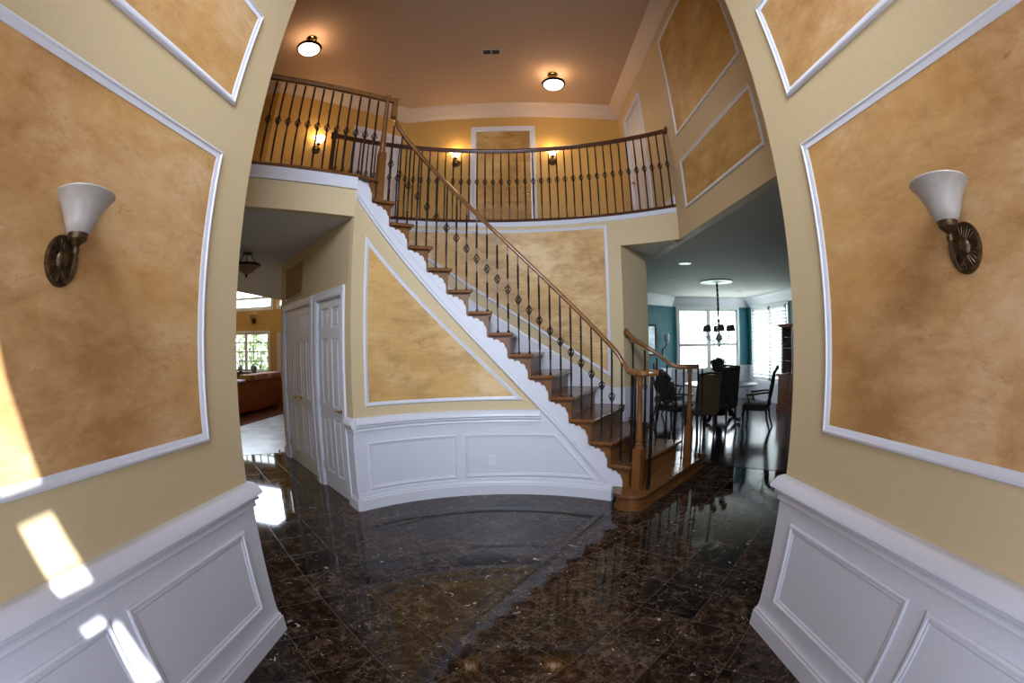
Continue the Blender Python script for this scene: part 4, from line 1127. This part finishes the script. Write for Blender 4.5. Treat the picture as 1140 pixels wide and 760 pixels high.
# ------------------------------------------------------------------ dining furniture
TC = (4.22, 8.30)
tb = empty('dining_table', (TC[0], TC[1], 0))
MB().lathe([(0, .745), (.80, .745), (.81, .752), (.81, .760), (.80, .766), (0, .766)], n=48).build('glass_top', M['tabletop'], tb)
pm = MB(); pm.lathe([(.16, .12), (.18, .16), (.09, .22), (.07, .32), (.14, .44), (.16, .52), (.08, .60), (.07, .66), (.20, .72), (.22, .745), (0, .745)], n=20); pm.build('pedestal', M['darkwood'], tb)
for k in range(4):
    a = k * pi / 2 + .5
    MB().tube([(.10 * cos(a), .10 * sin(a), .22), (.22 * cos(a), .22 * sin(a), .26), (.34 * cos(a), .34 * sin(a), .16), (.42 * cos(a), .42 * sin(a), .06), (.50 * cos(a), .50 * sin(a), .05), (.52 * cos(a), .52 * sin(a), .11)], .04, 8, rad=[.05, .05, .045, .045, .045, .03]).build('foot', M['darkwood'], tb)
tag(tb, 'round glass topped dining table on a dark scrolled pedestal', 'table')
def high_chair(x, y, rz, mat, label, hh=1.08, w=.50):
    o = empty('dining_chair', (x, y, 0), rz)                     # faces +y
    rbox(MB(), (0, 0, .46), (w, .48, .10), .04).build('seat', M[mat], o)
    b = MB(); R = []
    for z, yy in ((.46, -.20), (.7, -.225), (.9, -.255), (hh, -.30)):
        R.append([Vector((sx * w / 2, yy + dy, z)) for sx, dy in ((-1, -.035), (1, -.035), (1, .035), (-1, .035))])
    b.rings(R).build('backrest', M[mat], o)
    for sx in (-1, 1):
        MB().tube([(sx * (w / 2 - .03), .20, .42), (sx * (w / 2 - .03), .21, .2), (sx * (w / 2 - .025), .21, 0)], .02, 8, rad=[.026, .022, .016]).build('leg', M['darkwood'], o)
        MB().tube([(sx * (w / 2 - .03), -.20, .45), (sx * (w / 2 - .03), -.22, .2), (sx * (w / 2 - .025), -.27, 0)], .02, 8, rad=[.026, .022, .016]).build('leg', M['darkwood'], o)
    for sx in (-1, 1):
        MB().tube([(sx * (w / 2 - .01), -.20, .44), (sx * (w / 2 - .01), -.235, .8), (sx * (w / 2 - .01), -.305, hh + .01)], .014, 6).build('back_stile', M['darkwood'], o)
    MB().tube([(-w / 2, -.305, hh + .005), (0, -.31, hh + .03), (w / 2, -.305, hh + .005)], .018, 8).build('crest_rail', M['darkwood'], o)
    tag(o, label, 'chair'); return o
high_chair(3.10, 6.85, radians(6), 'khaki', 'high backed chair in plain olive brown fabric, just right of the second newel', 1.09, .44)
high_chair(3.74, 7.35, radians(-4), 'pattern', 'high backed chair in dark patterned fabric in front of the dining table', 1.17, .50)
def arm_chair(x, y, rz, label, oval=True):
    o = empty('dining_armchair', (x, y, 0), rz)                  # faces +y
    rbox(MB(), (0, 0, .45), (.56, .50, .08), .035).build('seat', M['pattern'], o)
    MB().box((0, 0, .395), (.54, .48, .05)).build('seat_frame', M['darkwood'], o, smooth=False)
    # shaped back
    fr_ = MB(); pts = []
    for i in range(25):
        a = 2 * pi * i / 24; pts.append((.22 * cos(a), -.25 - .09 * (.5 + .5 * sin(a)), .80 + .27 * sin(a)))
    fr_.tube(pts, .024, 8); fr_.tube([(-.20, -.24, .42), (-.15, -.25, .56)], .024, 8); fr_.tube([(.20, -.24, .42), (.15, -.25, .56)], .024, 8)
    fr_.tube([(-.12, -.35, 1.04), (0, -.40, 1.14), (.12, -.35, 1.04)], .03, 8, rad=[.016, .036, .016])
    fr_.build('back_frame', M['darkwood'], o)
    if oval == 2:
        spl = MB()
        for dx in (-.1, -.035, .035, .1): spl.tube([(dx, -.25, .55), (dx * 1.1, -.29, .8), (dx, -.33, 1.05)], .008, 6)
        spl.build('back_spindles', M['darkwood'], o)
    else:
        pd = MB(); R = []
        for (r, dy) in ((.001, .022), (.13, .02), (.19, .012), (.20, 0), (.19, -.012), (.13, -.02), (.001, -.022)):
            R.append([Vector((r * cos(2 * pi * k / 24), -.295 - .09 / .27 * .5 * r * 1.2 * sin(2 * pi * k / 24) + dy, .80 + r * 1.22 * sin(2 * pi * k / 24))) for k in range(24)])
        pd.rings(R).build('back_pad', M['pattern'], o)
    for sx in (-1, 1):
        MB().tube([(sx * .25, .20, .42), (sx * .265, .225, .3), (sx * .25, .215, .12), (sx * .265, .235, 0)], .02, 8, rad=[.03, .026, .017, .02]).build('leg', M['darkwood'], o)
        MB().tube([(sx * .22, -.21, .42), (sx * .225, -.24, .2), (sx * .225, -.31, 0)], .02, 8, rad=[.026, .02, .016]).build('leg', M['darkwood'], o)
        MB().tube([(sx * .20, -.27, .70), (sx * .27, -.12, .69), (sx * .30, .06, .665), (sx * .30, .16, .655), (sx * .285, .13, .60), (sx * .265, .08, .45)], .018, 8, rad=[.016, .017, .02, .024, .018, .018]).build('arm', M['darkwood'], o)
    tag(o, label, 'chair'); return o
arm_chair(4.44, 7.15, radians(50), 'dark wooden armchair turned sideways right of the dining table, before the hutch')
arm_chair(2.95, 7.75, radians(-60), 'dark padded armchair left of the dining table behind the short handrail', 1)
arm_chair(3.35, 9.1, radians(-135), 'dark spindle backed armchair at the far left of the dining table under the angled wall', 2)
# centre piece
vp = empty('table_plant', (TC[0] - .25, TC[1] - .35, .766))
MB().lathe([(0, 0), (.08, 0), (.05, .03), (.03, .12), (.09, .20), (.10, .24), (0, .24)], n=16).build('urn', M['darkwood'], vp)
lf = MB()
for i in range(220):
    u_ = random.uniform(-1, 1); a = random.uniform(0, 2 * pi); r = .17 * random.uniform(.7, 1); s_ = sqrt(1 - u_ * u_)
    c_ = Vector((r * s_ * cos(a), r * s_ * sin(a), .40 + r * u_)); d_ = Vector((random.uniform(-1, 1), random.uniform(-1, 1), random.uniform(-1, 1))).normalized() * .035
    e_ = d_.cross(Vector((0, 0, 1)))
    e_ = e_.normalized() * .018 if e_.length > 1e-4 else Vector((.018, 0, 0))
    lf.add([c_ - d_, c_ + e_, c_ + d_, c_ - e_], [(0, 1, 2, 3)])
lf.lathe([(0, .22), (.10, .30), (.14, .40), (.10, .50), (0, .54)], n=12)
lf.build('foliage', M['leaf'], vp, smooth=False)
tag(vp, 'dark bushy plant in an urn on the dining table', 'plant')
# hutch
hu = empty('china_hutch', (6.42, 8.2, 0))
cbm = MB(); cbm.box((0, 0, .07), (.54, 1.5, .14)); cbm.box((0, 0, .46), (.50, 1.46, .70)); cbm.box((0, 0, .83), (.58, 1.54, .05)); cbm.build('lower_cabinet', M['cherry'], hu, smooth=False)
for i in range(3):
    for j in range(4):
        dr = MB().box((-.255, -.48 + .48 * i, .22 + .17 * j), (.02, .45, .15)).build('drawer', M['cherry'], hu, smooth=False)
        MB().lathe([(0, 0), (.006, 0), (.006, .012), (.013, .018), (.008, .026), (0, .026)], c=(-.265, -.48 + .48 * i, .22 + .17 * j), n=10, M3=Matrix.Rotation(radians(-90), 3, 'Y')).build('knob', M['brass'], dr)
ub = MB()
for sy in (-.70, -.24, .24, .70): ub.box((-.13, sy, 1.40), (.05, .06, 1.08))
ub.box((.20, 0, 1.40), (.03, 1.44, 1.08)); ub.box((0, -.71, 1.4), (.30, .03, 1.08)); ub.box((0, .71, 1.4), (.30, .03, 1.08))
for z in (1.15, 1.45, 1.70): ub.box((.03, 0, z), (.3, 1.4, .015))
ub.build('upper_cabinet', M['cherry'], hu, smooth=False)
gg = MB(); gg.add([(-.135, -.68, .87), (-.135, .68, .87), (-.135, .68, 1.92), (-.135, -.68, 1.92)], [(0, 1, 2, 3)]); gg.build('glass_doors', M['glass'], hu, smooth=False)
MB().sweep([(.2, .73, 1.93), (-.17, .73, 1.93), (-.17, -.73, 1.93), (.2, -.73, 1.93)], [(-.03, 0), (.01, 0), (.03, .03), (.06, .06), (.06, .08), (-.3, .08)][::1]).build('cornice', M['cherry'], hu)
tag(hu, 'cherry china hutch at the right edge of the dining room', 'cabinet')
# chandelier
CX, CY = 4.20, 8.35
md = MB().lathe([(0, 0), (.34, 0), (.36, -.006), (.36, -.02), (.33, -.026), (.30, -.018), (.16, -.02), (.12, -.035), (.06, -.04), (0, -.04)], c=(CX, CY, Z1), n=48).build('ceiling_medallion', M['white'])
tag(md, 'round white ceiling medallion above the chandelier', 'ceiling medallion')
chd = empty('chandelier', (CX, CY, Z1 - .04))
ch = MB(); 
for i in range(15):
    z = .0 - i * .048
    ch.tube([(.014 * cos(t_ * pi / 4) * (1 if i % 2 else .3), .014 * cos(t_ * pi / 4) * (.3 if i % 2 else 1), z - .028 * sin(t_ * pi / 4)) for t_ in range(9)], .017, 5)
ch.build('chain', M['iron'], chd)
MB().lathe([(0, -.60), (.02, -.62), (.035, -.66), (.02, -.70), (.03, -.76), (.055, -.80), (.03, -.86), (.02, -.90), (.06, -.98), (.085, -1.02), (.05, -1.07), (.02, -1.10), (0, -1.12)], n=16).build('stem', M['crystal'], chd)
for k in range(6):
    a = k * pi / 3 + .25; c_, s_ = cos(a), sin(a)
    P = lambda r, z: (r * c_, r * s_, z)
    ar = MB().tube([P(.04, -1.02), P(.13, -1.08), P(.23, -1.05), P(.29, -.97), P(.30, -.93)], .008, 6).build('arm', M['crystal'], chd)
    MB().lathe([(0, -.93), (.035, -.925), (.012, -.915), (.010, -.86), (0, -.86)], c=(.30 * c_, .30 * s_, 0), n=12).build('candle_cup', M['crystal'], ar)
    s2 = MB(); R = [[Vector((.30 * c_ + r * cos(2 * pi * q / 20), .30 * s_ + r * sin(2 * pi * q / 20), z)) for q in range(20)] for r, z in ((.075, -.875), (.048, -.745), (.046, -.745), (.073, -.875))]
    s2.rings(R, caps=False, closed_path=True); s2.build('lamp_shade', M['blackfab'], ar)
    for q in range(4):
        r, z, k_ = ((.12, -1.09, 1), (.20, -1.07, 1), (.27, -1.00, 1), (.30, -.95, 1.25))[q]
        MB().lathe([(0, 0), (.010 * k_, -.012 * k_), (.014 * k_, -.03 * k_), (0, -.055 * k_)], c=P(r, z), n=6).build('crystal_drop', M['crystal'], ar, smooth=False)
MB().lathe([(0, -1.12), (.025, -1.14), (.03, -1.17), (0, -1.21)], n=8).build('crystal_finial', M['crystal'], chd)
for c_ in [c for c in COL.objects if c.parent == chd and not c.name.startswith('chain')]: c_.location.z -= .12
tag(chd, 'crystal chandelier with black shades hanging over the dining table', 'chandelier')
for (x, y, r_, lab) in ((2.72, 6.54, .085, 'near recessed ceiling lamp over the dining entrance'), (3.05, 8.2, .05, 'small round detector on the dining ceiling beside the medallion'), (5.6, 9.9, .06, 'faint recessed ceiling lamp right of the chandelier')):
    o = empty('recessed_light', (x, y, Z1))
    MB().lathe([(r_, -.001), (r_ + .02, -.001), (r_ + .02, -.008), (r_, -.008)], n=28).build('trim_ring', M['white'], o)
    MB().lathe([(0, -.002), (r_, -.002), (r_, -.006), (0, -.008)], n=28).build('lens', M['can'] if r_ > .08 else M['white'], o)
    tag(o, lab, 'recessed light')
# mirror and candle sconce on the angled teal wall
u_m = 1.83
mo = empty('framed_picture', SD4(u_m + .03, 1.72, 0))
sp(moulding(SD4, rect(u_m - .28, u_m + .32, 1.30, 2.10), [(0, 0), (0, .025), (.02, .03), (.05, .02), (.05, 0)]), 'frame', M['blackfab'], mo)
sp(fill(SD4, rect(u_m - .24, u_m + .28, 1.34, 2.06), .008), 'picture', M['mirror'], mo, smooth=False)
tag(mo, 'black framed pale picture on the teal angled wall', 'picture')
cs = empty('candle_sconce', SD4(2.42, 1.55, 0))
c0 = SD4(2.42, 1.45, 0); N = SD4.n
m_ = MB(); m_.tube([c0 + N * .01 + Vector((0, 0, -.30)), c0 + N * .02, c0 + N * .10 + Vector((0, 0, .05)), c0 + N * .16 + Vector((0, 0, .14))], .014, 6)
m_.lathe([(0, .14), (.05, .145), (.05, .155), (0, .155)], c=c0 + N * .16, n=14); sp(m_, 'bracket', M['iron'], cs)
m_ = MB(); m_.lathe([(.025, .155), (.075, .24), (.07, .32), (.06, .40), (0, .40)], c=c0 + N * .16, n=14); sp(m_, 'hurricane_glass', M['candle'], cs)
tag(cs, 'tall pale candle sconce beside the far dining window', 'wall light')

# ------------------------------------------------------------------ outdoors behind the windows
gr = MB().box((0, 20, -.25), (70, 60, .1)).build('lawn', M['lawn'], smooth=False)
struct(gr, 'lawn outside the house', 'lawn')
def tree(x, y, h, r, label):
    o = empty('garden_tree', (x, y, -.2))
    MB().tube([(0, 0, 0), (.05, 0, h * .3), (0, .05, h * .6)], .12, 8, rad=[.16, .12, .08]).build('trunk', M['trunk'], o)
    lf = MB()
    for i in range(900):
        u_ = random.uniform(-1, 1); a = random.uniform(0, 2 * pi); rr = r * random.uniform(.55, 1); s_ = sqrt(1 - u_ * u_)
        c_ = Vector((rr * s_ * cos(a), rr * s_ * sin(a), h * .55 + rr * u_ * .9)); d_ = Vector((random.uniform(-1, 1), random.uniform(-1, 1), random.uniform(-1, 1))).normalized() * .16
        e_ = d_.cross(Vector((.3, .2, 1))).normalized() * .09
        lf.add([c_ - d_, c_ + e_, c_ + d_, c_ - e_], [(0, 1, 2, 3)])
    lf.build('foliage', M['tree'], o, smooth=False)
    tag(o, label, 'tree')
tree(-10.5, 17.0, 3.2, 1.8, 'green tree outside the left part of the family room window')
tree(-14.6, 20.0, 3.4, 1.9, 'green tree outside the family room window behind the nearer tree')

# ------------------------------------------------------------------ light
W = bpy.data.worlds.new('World'); SC.world = W; W.use_nodes = True
nt = W.node_tree; bg = nt.nodes['Background']
sky = nt.nodes.new('ShaderNodeTexSky'); sky.sky_type = 'HOSEK_WILKIE'; sky.turbidity = 6
sky.sun_direction = (-SUN).normalized()
mx = nt.nodes.new('ShaderNodeMix'); mx.data_type = 'RGBA'; mx.inputs[0].default_value = .75
mx.inputs[7].default_value = (.86, .96, 1.0, 1); nt.links.new(sky.outputs[0], mx.inputs[6]); nt.links.new(mx.outputs[2], bg.inputs['Color'])
bg.inputs['Strength'].default_value = 7.0
def area(name, loc, rot, sx, sy, E, col):
    l = bpy.data.lights.new(name, 'AREA'); l.shape = 'RECTANGLE'; l.size = sx; l.size_y = sy; l.energy = E; l.color = col
    o = bpy.data.objects.new(name, l); COL.objects.link(o); o.location = loc; o.rotation_euler = rot; return o
DAY = (.80, .90, 1.0)
area('entrance_day_fill', (0, YB + .05, 1.35), (radians(90), 0, 0), 2.2, 2.3, 46, (.70, .79, 1.0))  # added area lamp before the solid wall, stands in for entrance daylight
h_ = area('stair_drum_fill', (0, YB + .05, 3.6), (radians(72), 0, 0), 2.0, 1.6, 150, (.76, .85, 1.0)); h_.data.spread = radians(95)  # added narrow fill aimed down at the stair drum, no window modelled here
area('dining_window_daylight', (5.4, YD + .35, 1.7), (radians(-90), 0, 0), 2.0, 1.8, 60, DAY)
area('dining_side_daylight', (XD + .35, 10.2, 1.55), (0, radians(90), 0), 2.1, 1.9, 50, DAY)
area('family_window_daylight', (-8.9, YF + .35, 3.6), (radians(-90), 0, 0), 2.8, 1.5, 450, (.72, .84, 1.0))
s = bpy.data.lights.new('sun', 'SUN'); s.energy = 17; s.angle = radians(.7); s.color = (.93, .96, 1)
so_ = bpy.data.objects.new('sun', s); COL.objects.link(so_); so_.rotation_euler = SUN.to_track_quat('-Z', 'Y').to_euler()

# ------------------------------------------------------------------ camera: 15 mm full frame fisheye, as the photograph's
cd = bpy.data.cameras.new('camera'); cd.type = 'PANO'
try: cd.panorama_type = 'FISHEYE_EQUISOLID'; cd.fisheye_lens = 15.55; cd.fisheye_fov = pi
except Exception:
    cd.cycles.panorama_type = 'FISHEYE_EQUISOLID'; cd.cycles.fisheye_lens = 15.55; cd.cycles.fisheye_fov = pi
cd.sensor_width = 36; cd.sensor_height = 24; cd.sensor_fit = 'HORIZONTAL'
cam = bpy.data.objects.new('camera', cd); COL.objects.link(cam); SC.camera = cam
cam.location = (0, 0, 1.6)
# pixel direction -> world: roll, pitch, yaw as calibrated
roll, pitch, yaw = radians(-.8), radians(.59), radians(-.37)
Rr = Matrix(((cos(roll), 0, -sin(roll)), (0, 1, 0), (sin(roll), 0, cos(roll))))
Rp = Matrix(((1, 0, 0), (0, cos(pitch), -sin(pitch)), (0, sin(pitch), cos(pitch))))
Ry = Matrix(((cos(yaw), sin(yaw), 0), (-sin(yaw), cos(yaw), 0), (0, 0, 1)))
base = Matrix(((1, 0, 0), (0, 0, -1), (0, 1, 0)))              # camera axes (right, up, back) -> world X, Z, -Y
cam.rotation_euler = (Ry @ Rp @ Rr @ base).to_euler()

SC.view_settings.view_transform = 'Standard'; SC.view_settings.look = 'None'
SC.view_settings.gamma = 1.0; SC.view_settings.use_curve_mapping = False
SC.view_settings.exposure = -0.06
SC.cycles.max_bounces = 10; SC.cycles.diffuse_bounces = 5; SC.cycles.glossy_bounces = 4
SC.cycles.sample_clamp_indirect = 6.0
SC.cycles.use_denoising = True
SC.cycles.caustics_reflective = False; SC.cycles.caustics_refractive = False
